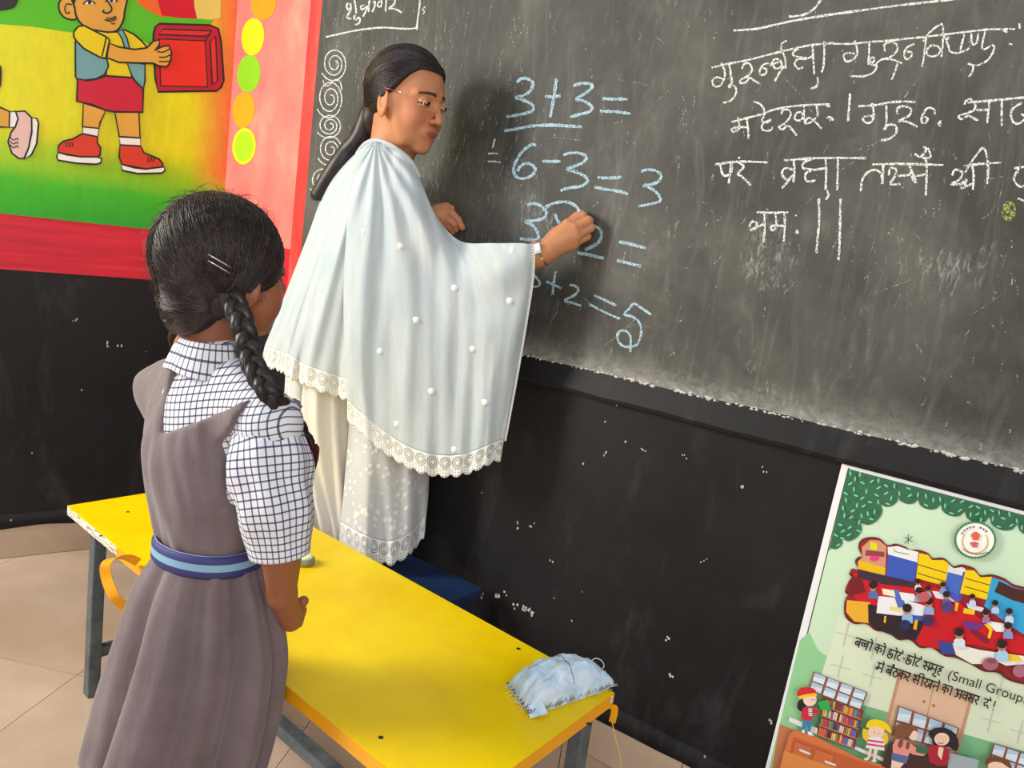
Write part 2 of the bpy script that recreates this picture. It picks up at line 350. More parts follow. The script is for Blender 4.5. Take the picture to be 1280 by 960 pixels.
P.poly([(84, 582), (130, 580), (165, 615), (166, 680), (150, 770), (126, 824), (100, 828), (62, 800), (42, 740), (58, 690), (80, 662), (94, 620)], (238, 196, 186), 1, 2.2)
P.poly([(165, 615), (192, 618), (201, 645), (191, 750), (164, 808), (126, 832), (150, 770), (166, 690)], WH, 1, 2.2)
for y in (715, 735, 755): P.stroke([(52, y), (70, y+16), (88, y+6), (94, y+16)], (40, 40, 40), 1.3)
P.build('painted_child', M_paint, mural); P = Paint(onL, 0.0024); P.at(*z6)
P.poly([(-200, 380), (-60, 325), (2, 340), (9, 400), (-2, 462), (-60, 480), (-190, 460)], (60, 30, 26), None, smooth=3); P.build('painted_bag', M_paint, mural); P = Paint(onL, 0.0024); P.at(*z6)
P.poly([(-160, -80), (-40, -110), (80, -40), (84, 20), (40, 46), (-80, 52), (-160, 10)], (44, 40, 40), 1, 2, 3)
P.build('painted_hair', M_paint, mural)
for cx, cy, rx, ry, cc in ((343, -34, 15.5, 22, (150, 204, 20)), (329.4, 4, 15.6, 21, (243, 150, 10)), (316, 46, 14.2, 23.5, (240, 214, 0)), (311, 92, 14.5, 23.4, (134, 200, 16)), (304.3, 137.5, 14, 22.6, (243, 160, 10)), (305, 182.7, 14.6, 23, (206, 214, 20))):
    P = Paint(onR, 0.0022); P.ell(cx, cy, rx, ry, cc, 0.08, n=36)
    if cy > 150: P.ell(cx, cy, rx-3, ry-4, (164, 210, 20), 0.08)
    P.build('painted_dot', M_paint, mural)
# ================================================================ BLACKBOARD (painted cement panel, slightly proud, sloping lower band)
M_board = mat('chalky_board', (90, 88, 82), 0.62, 0.35); v = texco(M_board)
base = ramp(M_board, tnoise(M_board, v, 2.3, 6, 0.62, 0.5), [(0.30, lin((42, 41, 39))), (0.50, lin((68, 66, 61))), (0.72, lin((98, 95, 88)))])
st = tnoise(M_board, texco(M_board, scale=(4.5, 1, 1.0), rot=(0, 0.12, 0)), 4, 8, 0.74, 2.2)
base = mix(M_board, 1.0, base, ramp(M_board, st, [(0.50, (0, 0, 0)), (0.64, (0.03, 0.03, 0.028)), (0.80, (0.13, 0.13, 0.12))]), 'ADD')
st2 = tnoise(M_board, texco(M_board, scale=(16, 1, 5), rot=(0, 0.35, 0)), 4, 8, 0.8, 2.0)
msk = tnoise(M_board, v, 4.5, 3, 0.6)
base = mix(M_board, 1.0, base, ramp(M_board, mth(M_board, 'MULTIPLY', st2, msk), [(0.34, (0, 0, 0)), (0.46, (0.30, 0.30, 0.28))]), 'ADD')
sp = nd(M_board, 'ShaderNodeSeparateXYZ'); lk(M_board, v, sp.inputs[0])
dz = nd(M_board, 'ShaderNodeMapRange'); lk(M_board, sp.outputs['Z'], dz.inputs[0]); dz.inputs[1].default_value = Z_LT+0.10; dz.inputs[2].default_value = Z_LT-0.005
dn = tnoise(M_board, texco(M_board, scale=(3, 1, 5)), 16, 8, 0.8, 0.5)
du = mth(M_board, 'MULTIPLY', mth(M_board, 'POWER', dz.outputs[0], 3.2), mth(M_board, 'MULTIPLY_ADD', dn, 2.4, -0.75))
du = mth(M_board, 'MINIMUM', mth(M_board, 'MAXIMUM', du, 0.0), 0.75)
base = mix(M_board, du, base, lin((196, 195, 188)))
lk(M_board, base, bsdf(M_board).inputs['Base Color']); bump(M_board, tnoise(M_board, v, 26, 7, 0.7), 0.22, 0.004)
BX0 = X_RED + 0.004
board = wbox('blackboard', 'R', BX0, 3.55, 0.0, 0.012, Z_LT-0.004, 2.55, M_board)
tag(board, 'grey chalk-smeared blackboard painted on the wall behind the teacher', 'blackboard')
# sloping lower band
M_band = black_wall('board_band_paint', 0.55); 
V = []; Fc = []; n = 120
for i in range(n+1):
    x = BX0 + (3.55-BX0)*i/n; j = noise.noise(Vector((x*6, 0.3, 0)))*0.0035; k = noise.noise(Vector((x*13, 4.3, 0)))*0.003
    for y, z in ((0.0, Z_LT+0.001), (0.0125, Z_LT+0.001+j), (0.024, Z_LB+0.010+k), (0.022, Z_LB+0.002+k), (0.0, Z_LB+k)): V.append((x, y, z))
for i in range(n):
    for q in range(4): a = 5*i+q; Fc.append((a, a+1, a+6, a+5))
band = mesh_obj('lower_band', V, Fc, M_band, board); band['label'] = 'sloping dark plaster band'; band.matrix_parent_inverse = Matrix()
# chalk crumbs along the band's upper edge
V = []; Fc = []
for i in range(420):
    x = BX0+random.random()*2.3; r_ = random.uniform(0.001, 0.0036)*(0.6+0.8*noise.noise(Vector((x*4, 1, 1)))+0.3)
    r_ = max(r_, 0.0008); c = Vector((x, 0.014, Z_LT+random.uniform(-0.002, 0.004)))
    n0 = len(V)
    for d in ((1.8, 0, 0), (0, 1, 0), (-1.8, 0, 0), (0, -1, 0), (0, 0, 1), (0, 0, -1)): V.append(c+Vector(d)*r_*random.uniform(0.7, 1.3))
    for f in ((0, 1, 4), (1, 2, 4), (2, 3, 4), (3, 0, 4), (1, 0, 5), (2, 1, 5), (3, 2, 5), (0, 3, 5)): Fc.append(tuple(n0+q for q in f))
M_crumb = mat('chalk_dust', (205, 204, 198), 0.95, 0.1)
cr = mesh_obj('chalk_crumbs', V, Fc, M_crumb, board); cr.matrix_parent_inverse = Matrix(); cr['kind'] = 'stuff'
# chalk strokes
def chalkmat(name, col, dens):
    m = mat(name, col, 0.95, 0.1); b = bsdf(m); n = tnoise(m, texco(m), 330, 3, 0.7)
    al = ramp(m, n, [(dens-0.05, (0, 0, 0)), (dens+0.06, (1, 1, 1))]); lk(m, al, b.inputs['Alpha']); return m
M_chalk = chalkmat('white_chalk', (225, 225, 220), 0.44); M_bchalk = chalkmat('pale_blue_chalk', (170, 200, 214), 0.44); M_faint = chalkmat('faint_chalk', (180, 180, 172), 0.56)
BOFF = 0.0128
def chalk(name, org, sc, strokes, w, m, label=None):
    if not name.startswith('faint'):      # each separate figure or word is its own part
        bb = [[min(p[0] for p in s), min(p[1] for p in s), max(p[0] for p in s), max(p[1] for p in s)] for s in strokes]; grp = list(range(len(bb))); g_ = 1.5*sc
        for _ in range(len(bb)):
            for i in range(len(bb)):
                for j in range(len(bb)):
                    if grp[i] != grp[j] and bb[i][0]-g_ < bb[j][2] and bb[j][0]-g_ < bb[i][2] and bb[i][1]-g_ < bb[j][3] and bb[j][1]-g_ < bb[i][3]:
                        a, b = min(grp[i], grp[j]), max(grp[i], grp[j]); grp = [a if g == b else g for g in grp]
        ks = sorted(set(grp))
        if len(ks) > 1:
            for k in ks: chalk(name, org, sc, [s for s, g in zip(strokes, grp) if g == k], w, m)
            return None
    P = Paint(lambda x, y, o: onR(x, y, o), BOFF, 0.00001); P.at(org, sc)
    for s in strokes: P.stroke(s, (255, 255, 255), w*0.8, jitter=0.5, smooth=5)
    o = P.build(name, m); o.parent = board; o.matrix_parent_inverse = MR.inverted()
    return o
a_ = ((600, 80), 4.923); b_ = ((600, 240), 4.573)
chalk('chalk_sum', *a_, [
 [(228, 115), (250, 92), (290, 90), (325, 115), (310, 165), (265, 195), (220, 205), (265, 222), (315, 245), (330, 275), (300, 298), (240, 312), (165, 325)],
 [(470, 90), (458, 180), (445, 260), (430, 330)], [(400, 198), (445, 202), (495, 195)],
 [(575, 135), (610, 122), (670, 120), (690, 140), (650, 180), (592, 215), (640, 228), (690, 265), (670, 295), (610, 310), (555, 328)],
 [(755, 213), (830, 216), (908, 214)], [(738, 290), (800, 292), (860, 296), (925, 306)],
 [(148, 412), (220, 400), (320, 382), (440, 376), (540, 382), (625, 386)]], 4.6, M_bchalk, 'chalked sum 3+3= with a line under it')
chalk('chalk_sum', *a_, [
 [(345, 500), (315, 497), (260, 540), (222, 600), (206, 650), (225, 695), (270, 704), (320, 685), (340, 650), (320, 620), (280, 612), (245, 632), (232, 660)],
 [(385, 598), (440, 600), (495, 598)],
 [(512, 562), (550, 548), (620, 550), (655, 575), (635, 605), (580, 630), (538, 648), (600, 668), (650, 695), (660, 725), (620, 752), (550, 762), (495, 780)],
 [(725, 698), (790, 702), (872, 696)], [(705, 758), (780, 772), (850, 782), (910, 802)],
 [(990, 660), (1040, 650), (1090, 660), (1115, 690), (1095, 725), (1050, 742), (1008, 748), (1060, 770), (1105, 815), (1105, 845), (1050, 862), (975, 874)]], 4.4, M_bchalk, 'chalked sum 6-3=3')
chalk('chalk_mark', *a_, [[(50, 552), (80, 550), (112, 552)], [(48, 600), (90, 600), (130, 606)], [(92, 460), (84, 490), (78, 515)]], 2.4, M_chalk)
chalk('chalk_sum', *b_, [
 [(268, 76), (300, 66), (345, 78), (378, 110), (370, 145), (320, 162), (258, 170), (300, 190), (328, 230), (334, 262), (315, 275), (270, 270), (228, 266)],
 [(362, 108), (390, 78), (440, 60), (500, 58), (545, 80), (568, 112), (585, 165)], [(428, 126), (445, 165), (470, 200)],
 [(625, 200), (655, 195), (685, 215), (695, 250), (670, 295), (600, 332)], [(558, 348), (620, 358), (665, 370), (708, 378)],
 [(795, 285), (850, 295), (900, 308), (948, 322)], [(782, 392), (830, 402), (880, 415), (920, 424)]], 4.6, M_bchalk, 'chalked sum under the writing hand')
chalk('chalk_sum', *b_, [
 [(300, 470), (325, 492), (342, 520), (330, 538), (290, 542)],
 [(432, 455), (422, 520), (414, 590)], [(378, 512), (420, 530), (465, 550)],
 [(512, 530), (545, 538), (562, 560), (540, 590), (486, 618), (530, 635), (578, 650)],
 [(652, 590), (700, 612), (778, 648)], [(622, 640), (700, 680), (800, 726)],
 [(978, 702), (930, 668), (880, 638), (855, 665), (825, 700), (870, 712), (910, 745), (922, 800), (905, 860), (880, 880), (830, 884), (795, 860), (786, 820), (800, 795), (835, 795), (860, 830), (860, 915)]], 3.6, M_bchalk, 'chalked sum +2=5 lowest on the board')
# Sanskrit verse, right
zr = ((820, 0), 2.7826); c_ = ((860, 0), 5.818); d_ = ((1060, 0), 5.818)
chalk('chalk_line', *zr, [[(270, 106), (350, 100), (450, 78), (560, 58), (700, 38), (850, 18), (1010, 0), (1280, -36)], [(462, 58), (510, 52), (550, 30), (575, -5), (590, -40)]], 3.6, M_chalk)
chalk('chalk_word', *c_, [
 [(172, 492), (260, 470), (420, 440), (560, 405), (700, 370), (880, 330), (1060, 312)],
 [(242, 455), (268, 530), (255, 590), (225, 628), (185, 620), (180, 580), (215, 562), (255, 575)],
 [(300, 470), (312, 540), (318, 605), (300, 620), (300, 635), (330, 620), (352, 655), (340, 700), (305, 735), (252, 748)],
 [(392, 500), (410, 465), (445, 462), (465, 500), (445, 545), (385, 580), (385, 605), (425, 595), (445, 565), (480, 585), (520, 608)],
 [(590, 460), (550, 470), (522, 510), (530, 545), (565, 535), (570, 505), (545, 495)],
 [(600, 480), (630, 430), (670, 440), (680, 480), (640, 500), (620, 470), (660, 450)], [(718, 295), (680, 320), (678, 360), (705, 420), (710, 500)], [(700, 480), (665, 530), (632, 590)],
 [(810, 350), (770, 375), (765, 400), (800, 415), (860, 420), (800, 430), (775, 460), (800, 500), (838, 488)], [(905, 325), (912, 440), (918, 540)], [(820, 430), (870, 425), (910, 405)],
 [(940, 560), (945, 605), (925, 635), (892, 642)], [(992, 300), (990, 410), (985, 480), (970, 528)]], 3.0, M_chalk)
chalk('chalk_word', *d_, [
 [(-110, 318), (20, 318), (160, 305), (300, 295), (440, 280), (560, 268), (720, 248), (860, 232), (1010, 215), (1130, 212), (1215, 210)],
 [(50, 295), (68, 370), (55, 415), (10, 445), (-20, 440), (-30, 400), (0, 385), (50, 390)],
 [(155, 310), (152, 400), (150, 465), (185, 450), (190, 420), (165, 425), (170, 470), (210, 480), (180, 530), (110, 555), (15, 552)],
 [(270, 375), (265, 325), (310, 305), (355, 325), (355, 370), (310, 415), (240, 435), (200, 470)], [(280, 430), (330, 435), (395, 462)], [(360, 462), (345, 510), (318, 580)],
 [(485, 318), (430, 345), (408, 390), (425, 432), (460, 410), (462, 380), (425, 378)],
 [(545, 300), (600, 230), (682, 175), (690, 260), (688, 350), (678, 415)], [(568, 275), (555, 390), (540, 485)], [(600, 332), (570, 370), (590, 408), (640, 405), (672, 370), (650, 335), (600, 332)],
 [(700, 260), (725, 320), (745, 375), (800, 385), (860, 365), (880, 350)], [(722, 290), (735, 260)], [(845, 250), (830, 310), (815, 370)],
 [(895, 240), (905, 320), (935, 310), (948, 240)], [(1005, 205), (985, 280), (975, 340), (985, 360), (1010, 350), (1050, 330), (1065, 350), (1030, 420), (980, 462), (920, 475), (872, 462)], [(912, 478), (905, 520), (880, 560)],
 [(1120, 215), (1160, 235)], [(1170, 318), (1195, 325)], [(1245, 170), (1250, 210)]], 3.0, M_chalk)
chalk('chalk_word', *c_, [
 [(315, 888), (400, 865), (540, 830), (600, 805), (700, 782), (840, 765), (1030, 758)],
 [(362, 850), (372, 930), (330, 960), (320, 935), (370, 925), (430, 925)], [(425, 850), (440, 960), (438, 1010)],
 [(478, 738), (520, 755), (550, 790), (555, 830), (540, 880), (580, 890), (600, 870), (545, 900), (540, 940), (590, 950), (620, 925)],
 [(680, 830), (690, 800), (735, 800), (745, 845), (700, 900), (660, 925), (690, 940), (730, 915), (790, 985)],
 [(775, 850), (800, 815), (835, 830), (825, 870), (785, 875), (775, 850)], [(842, 770), (845, 860), (850, 895)], [(935, 770), (940, 840), (890, 890), (850, 895), (870, 860), (910, 870), (970, 935)],
 [(1010, 775), (1035, 768)], [(1010, 860), (1030, 850), (1055, 868), (1030, 875)]], 3.0, M_chalk)
chalk('chalk_word', *d_, [
 [(15, 680), (8, 780), (0, 885)], [(75, 772), (200, 765), (300, 745), (400, 738), (490, 742)],
 [(175, 750), (188, 830), (175, 880), (140, 895), (108, 870), (130, 845), (185, 845)], [(278, 765), (280, 860), (275, 930), (262, 935), (300, 905), (345, 915), (350, 965), (300, 1010), (240, 1020)],
 [(360, 830), (360, 790), (400, 772), (455, 790), (450, 835), (400, 865), (370, 880), (430, 885), (505, 922)], [(630, 835), (625, 795), (580, 785), (545, 830), (535, 880), (560, 895), (580, 865), (555, 850)],
 [(655, 905), (672, 880), (665, 920)],
 [(850, 760), (850, 740), (890, 722), (925, 760), (915, 800), (860, 825), (805, 845), (825, 865), (880, 845), (945, 878)], [(870, 745), (1000, 735), (1150, 720), (1400, 700)], [(1030, 735), (1018, 830), (1012, 895)], [(930, 800), (980, 800), (1025, 795)],
 [(1120, 725), (1118, 830), (1118, 915)], [(1265, 745), (1200, 790), (1185, 840), (1210, 895), (1260, 890), (1290, 850), (1260, 830)]], 3.4, M_chalk)
chalk('chalk_word', *zr, [
 [(205, 572), (290, 562), (390, 565)], [(222, 570), (235, 610), (262, 600), (262, 566), (258, 605), (252, 638)], [(288, 565), (305, 580), (285, 605), (300, 615), (330, 645)], [(286, 548), (292, 550)],
 [(445, 558), (560, 550), (730, 550)], [(478, 555), (482, 590), (478, 635)], [(478, 590), (450, 585), (438, 605), (455, 625), (478, 610), (438, 655)],
 [(545, 552), (515, 565), (512, 585), (545, 590), (520, 605), (525, 630), (555, 628)], [(590, 552), (592, 600), (590, 660)], [(545, 592), (590, 585)], [(596, 662), (600, 680), (590, 695)], [(633, 545), (632, 600), (630, 662)]], 3.4, M_chalk)
chalk('chalk_word', *zr, [
 [(752, 572), (850, 570), (1000, 574)], [(712, 665), (720, 620), (750, 592), (780, 600), (790, 640)], [(790, 572), (790, 605), (786, 640)],
 [(810, 610), (815, 585), (835, 590), (830, 615), (815, 640), (850, 640)], [(840, 612), (880, 608), (890, 590)], [(880, 572), (892, 600), (905, 635), (890, 615), (920, 610), (940, 605)], [(938, 545), (942, 600), (938, 680)], [(900, 535), (920, 545), (940, 520), (930, 510)], [(945, 515), (955, 545), (925, 550)],
 [(1030, 610), (1040, 590), (1065, 600), (1055, 625), (1025, 640), (1060, 640), (1080, 625), (1070, 655)], [(1098, 570), (1105, 610), (1102, 660)], [(1060, 655), (1100, 640)], [(1075, 600), (1110, 545), (1140, 515), (1155, 570), (1152, 640)], [(1070, 578), (1130, 570), (1200, 566)],
 [(1245, 585), (1320, 575)], [(1262, 585), (1245, 625), (1270, 650), (1300, 635)], [(1258, 690), (1300, 705)]], 3.4, M_chalk)
chalk('chalk_word', *zr, [
 [(350, 738), (400, 740), (460, 738)], [(325, 790), (332, 772), (350, 775), (345, 795), (330, 800), (378, 778)], [(376, 735), (378, 790), (374, 842)], [(415, 740), (418, 790), (402, 800), (405, 785), (448, 786)], [(446, 738), (448, 790), (444, 840)], [(484, 748), (488, 752)], [(488, 800), (494, 810), (485, 808)]], 3.2, M_chalk)
chalk('chalk_line', *zr, [[(566, 690), (568, 760), (562, 830), (558, 880)], [(642, 692), (640, 780), (638, 860), (634, 905)]], 3.6, M_chalk)
# box and word in the top left corner
e_ = ((380, 0), 8.0)
chalk('chalk_word', *e_, [
 [(220, 370), (330, 345), (500, 308), (620, 290), (800, 275), (950, 285), (1060, 288), (1140, 275)], [(1160, -40), (1155, 60), (1140, 170), (1125, 300)],
 [(440, 30), (425, 60), (440, 95), (468, 70), (460, 30), (470, 90), (430, 165), (450, 185), (475, 185)], [(500, -20), (515, 60), (522, 135)], [(510, 150), (500, 180), (520, 195), (545, 175), (560, 195), (545, 235), (510, 248)],
 [(600, 50), (570, 65), (580, 95), (610, 80), (640, 60), (620, 110), (590, 165)], [(655, 0), (650, 60), (645, 120)], [(690, 30), (710, 15), (705, 70), (680, 120)],
 [(760, 10), (735, 45), (750, 70), (775, 50), (775, -20)], [(822, -20), (820, 50), (815, 112)], [(840, -10), (905, -5), (900, 40), (850, 85), (890, 85), (935, 100), (975, 128)],
 [(480, -10), (620, -12), (840, -14)]], 2.6, M_chalk)
def spiral(cx, cy, rx, ry, turns=2.7, n=48, ph=2.6):
    return [(cx+rx*(1-0.85*k/n)*math.cos(ph-2*math.pi*turns*k/n)+0.12*rx*k/n, cy+ry*(1-0.85*k/n)*math.sin(ph-2*math.pi*turns*k/n)) for k in range(n+1)]
for cx, cy, rx, ry in ((417, 80, 13, 19), (411.5, 123, 13.5, 22), (411, 157, 12.5, 14), (412, 187, 13, 18), (402, 226, 13, 16)):
    chalk('chalk_spiral', (0, 0), 1.0, [spiral(cx, cy, rx*1.3, ry*1.15)], 1.7, M_chalk)
chalk('chalk_line', *e_, [[(190, 800), (205, 850), (250, 850), (300, 800), (360, 820), (378, 900)], [(1215, 65), (1185, 95), (1205, 115), (1190, 140)]], 1.6, M_chalk)
# faint smears, ticks and half-wiped marks
sm = []
for k in range(230):
    x, y = random.uniform(600, 1278), random.uniform(4, 590)
    if y > 440+(x-645)*0.236-12: continue
    L = random.uniform(3, 16); a = random.gauss(1.7, 0.5); sm.append([(x, y), (x+L*math.cos(a)*0.5+1, y+L*math.sin(a)*0.5), (x+L*math.cos(a), y+L*math.sin(a))])
chalk('faint_chalk_ticks', (0, 0), 1.0, sm, 1.8, M_faint)['kind'] = 'stuff'
sm = []
for k in range(170):
    x, y = random.uniform(420, 660), random.uniform(4, 300); L = random.uniform(6, 22); a = random.gauss(1.75, 0.25); sm.append([(x, y), (x+L*math.cos(a), y+L*math.sin(a))])
for k in range(30):
    x = random.uniform(640, 1275); y = random.uniform(60, 560)
    if y > 430+(x-645)*0.236: continue
    L = random.uniform(20, 60); a = random.choice((0.15, 2.6, 1.8, 0.9))+random.gauss(0, 0.2); sm.append([(x, y), (x+L*0.5*math.cos(a)+3, y+L*0.5*math.sin(a)), (x+L*math.cos(a), y+L*math.sin(a))])
chalk('faint_chalk_smears', (0, 0), 1.0, sm, 1.3, M_faint)['kind'] = 'stuff'
P = Paint(lambda x, y, o: onR(x, y, o), BOFF+0.0002, 0.0001); P.ell(1261, 264, 9, 13, (150, 150, 70)); M_moss = mat('green_crayon_smudge', (150, 155, 80), 0.9); 
al = ramp(M_moss, tnoise(M_moss, texco(M_moss), 260, 3), [(0.42, (0, 0, 0)), (0.55, (1, 1, 1))]); lk(M_moss, al, bsdf(M_moss).inputs['Alpha'])
o = P.build('green_smudge', M_moss); o.parent = board; o.matrix_parent_inverse = MR.inverted()
# paint chips and scratches on the black wall (each a small raised flake)
chips = [(603, 745, 3), (623, 745, 4), (658, 763, 4), (632, 740, 2), (666, 655, 2), (647, 657, 3), (756, 568, 2), (770, 503, 2), (855, 572, 2), (955, 587, 2), (927, 606, 3), (836, 798, 3), (840, 843, 3), (965, 900, 3), (655, 764, 5), (664, 769, 3), (645, 758, 3), (805, 560, 2), (690, 700, 2), (880, 700, 2), (150, 430, 3), (95, 400, 2), (135, 431, 3)]
V = []; Fc = []
for x, y, s in chips:
    for q in range(3):
        xx, yy = x+random.uniform(-4, 4), y+random.uniform(-4, 4); pr = onL if x < 250 else onR; n0 = len(V); k = 7
        for i in range(k): a = 2*math.pi*i/k; V.append(pr(xx+s*0.55*math.cos(a)*random.uniform(0.4, 1.1), yy+s*0.8*math.sin(a)*random.uniform(0.4, 1.2), 0.0012))
        Fc.append(tuple(range(n0, n0+k)))
ch = mesh_obj('bare_plaster_flakes', V, Fc, mat('bare_plaster', (190, 186, 176), 0.9)); ch.parent = wall_r; ch.matrix_parent_inverse = MR.inverted(); ch['kind'] = 'stuff'
# ================================================================ YELLOW TABLE
def solid(name, m, V, Fc, parent, bv=0, smooth=False):
    o = part(name, V, Fc, m, parent, smooth=smooth)
    if bv: bevel(o, bv)
    return o
TT = 0.418
QA, QB, QC, QD = [atZ(*k, TT) for k in ((84, 632), (285, 600), (768, 866), (558, 1020))]
tab = (QA+QB+QC+QD)/4
table = empty('low_table', (tab.x, tab.y, 0), 'long low yellow table with grey metal legs in front of the girl', 'table')
def prism(q, z0, z1):
    n = len(q); V = [Vector((p.x, p.y, z0)) for p in q]+[Vector((p.x, p.y, z1)) for p in q]
    s = sum((q[i].x*q[(i+1) % n].y-q[(i+1) % n].x*q[i].y) for i in range(n))
    if s < 0: Fc = [tuple(range(n)), tuple(reversed(range(n, 2*n)))]+[(i, i+n, (i+1) % n+n, (i+1) % n) for i in range(n)]
    else: Fc = [tuple(reversed(range(n))), tuple(range(n, 2*n))]+[(i, (i+1) % n, (i+1) % n+n, i+n) for i in range(n)]
    return V, Fc
M_ply = mat('raw_ply_edge', (226, 214, 190), 0.8); v = texco(M_ply, scale=(1, 1, 12))
lk(M_ply, ramp(M_ply, tnoise(M_ply, v, 40, 4), [(0.42, lin((120, 96, 70))), (0.52, lin((236, 226, 208)))]), bsdf(M_ply).inputs['Base Color'])
M_yel = mat('yellow_laminate', (240, 204, 0), 0.4, 0.22); v = texco(M_yel)
yb = ramp(M_yel, tnoise(M_yel, v, 4, 6, 0.65), [(0.3, lin((234, 192, 0))), (0.6, lin((246, 212, 0)))])
sc_ = nd(M_yel, 'ShaderNodeTexNoise'); sc_.inputs['Scale'].default_value = 26; sc_.inputs['Detail'].default_value = 8; sc_.inputs['Roughness'].default_value = 0.85; lk(M_yel, texco(M_yel, scale=(1.0, 3.2, 1), rot=(0, 0, 0.6)), sc_.inputs['Vector'])
yb = mix(M_yel, ramp(M_yel, sc_.outputs['Fac'], [(0.66, (0, 0, 0)), (0.74, (0.55, 0.55, 0.55))]), yb, lin((168, 134, 20)))
lk(M_yel, yb, bsdf(M_yel).inputs['Base Color']); bump(M_yel, tnoise(M_yel, v, 160, 3), 0.06, 0.001)
lk(M_yel, mth(M_yel, 'MULTIPLY_ADD', tnoise(M_yel, v, 7, 4), 0.3, 0.22), bsdf(M_yel).inputs['Roughness'])
M_band2 = mat('yellow_edge_tape', (236, 160, 6), 0.4)
M_steel = mat('grey_painted_steel', (84, 92, 98), 0.42, 0.5, 0.2); v = texco(M_steel)
lk(M_steel, ramp(M_steel, tnoise(M_steel, v, 24, 6, 0.7), [(0.35, lin((66, 74, 80))), (0.65, lin((100, 108, 112))), (0.78, lin((124, 124, 118)))]), bsdf(M_steel).inputs['Base Color'])
# top board: core with laminate layer above
def inset(q, d):
    c = sum(q, Vector())/4; return [p+(c-p).normalized()*d for p in q]
core = solid('board_core', M_ply, *prism(inset([QA, QB, QC, QD], 0.001), TT-0.022, TT-0.0015), table)
solid('table_top', M_yel, *prism([QA, QB, QC, QD], TT-0.0015, TT), table)
eu = (QD-QA); ev = (QB-QA)
def tb(a, b): return QA.lerp(QD, a).lerp(QB.lerp(QC, a), b)
def strip(p, q, out, name, m, th=0.0012, z0=TT-0.023, z1=TT-0.0006):
    n = (q-p).cross(Vector((0, 0, 1))).normalized()
    if n.dot(out) < 0: n = -n
    return solid(name, m, *prism([p, q, q+n*th, p+n*th], z0, z1), table)
cen = (QA+QC)/2
strip(QA.lerp(QD, 0.215), QD, QA-QB, 'edge_tape', M_band2); strip(QD, QC.lerp(QD, 0.03), QD-QA, 'edge_tape', M_band2); strip(QB, QC, QB-QA, 'edge_tape', M_band2)
M_hole = mat('screw_head', (60, 52, 34), 0.5, 0.5, 0.6)
for x, y in ((126, 670), (476, 922), (648, 811), (736, 905), (160, 640)):
    p = atZ(x, y, TT); V = []; Fc = []
    for k in range(12): V.append(p+Vector((0.0042*math.cos(k*math.pi/6), 0.0042*math.sin(k*math.pi/6), 0.0004)))
    for k in range(12): V.append(p+Vector((0.0024*math.cos(k*math.pi/6), 0.0024*math.sin(k*math.pi/6), 0.0011)))
    Fc = [(k, (k+1) % 12, 12+(k+1) % 12, 12+k) for k in range(12)]+[tuple(range(12, 24))]
    part('screw', V, Fc, M_hole, table)
def bar(p, q, w, h, name, m, parent, bv=0.003):   # square tube between two points
    t = (q-p).normalized(); up = Vector((0, 0, 1)) if abs(t.z) < 0.9 else eu.normalized()
    x = t.cross(up).normalized()*w/2; y = x.cross(t).normalized()*h/2
    V = [p-x-y, p+x-y, p+x+y, p-x+y, q-x-y, q+x-y, q+x+y, q-x+y]
    Fc = [(0, 3, 2, 1), (4, 5, 6, 7), (0, 1, 5, 4), (1, 2, 6, 5), (2, 3, 7, 6), (3, 0, 4, 7)]
    return solid(name, m, V, Fc, parent, bv)
LEGS = {}
fa, fb = 0.075, 0.055
L0 = atZ(102, 872, 0); eu2 = eu.normalized()
A2 = np.array([[eu.x, ev.x], [eu.y, ev.y]]); ab = np.linalg.solve(A2, np.array([(L0-QA).x, (L0-QA).y])); print('LEG', ab)
fa = float(ab[0]); fb = max(0.045, float(ab[1]))
for i, (a, b) in enumerate(((fa, fb), (fa, 1-fb), (1-fa*0.75, fb), (0.975, 0.90))):
    p = tb(a, b); LEGS[i] = p
    bar(Vector((p.x, p.y, 0.0)), Vector((p.x, p.y, TT-0.022)), 0.028, 0.028, 'leg', M_steel, table)
g = lambda i, z: Vector((LEGS[i].x, LEGS[i].y, z))
for i, j in ((0, 1), (2, 3)):
    bar(g(i, 0.105), g(j, 0.105), 0.024, 0.024, 'crossbar', M_steel, table); bar(g(i, TT-0.036), g(j, TT-0.036), 0.024, 0.026, 'top_rail', M_steel, table)
bar((g(0, 0.105)+g(1, 0.105))/2, (g(2, 0.105)+g(3, 0.105))/2, 0.03, 0.026, 'stretcher', M_steel, table)
# peeled edge tape: ribbons
def ribbon(pts, w, name, m, parent, wdir=None, th=0.0008):
    P_ = crom(pts, 8); V = []; Fc = []
    for i, p in enumerate(P_):
        t = (P_[min(i+1, len(P_)-1)]-P_[max(i-1, 0)]).normalized(); x = (Vector(wdir) - t*t.dot(Vector(wdir))).normalized()*w/2; n = x.cross(t).normalized()*th
        V += [p-x-n, p+x-n, p+x+n, p-x+n]
    for i in range(len(P_)-1):
        for k in range(4): Fc.append((4*i+k, 4*i+(k+1) % 4, 4*i+4+(k+1) % 4, 4*i+4+k))
    return part(name, V, Fc, m, parent, smooth=False)
Yt = lambda x, y, d: atY(x, y, d)
y0 = atZ(172, 706, TT).y
ribbon([Yt(173, 703, y0-0.003), Yt(160, 697, y0-0.012), Yt(146, 697, y0-0.03), Yt(133, 705, y0-0.045), Yt(133, 722, y0-0.05), Yt(143, 746, y0-0.06), Yt(160, 764, y0-0.05), Yt(180, 800, y0-0.07), Yt(186, 850, y0-0.08), Yt(176, 920, y0-0.08), Yt(172, 962, y0-0.06)], 0.021, 'peeled_tape', M_band2, table, (0.9, 0.1, 0.4))
yc = QC.y
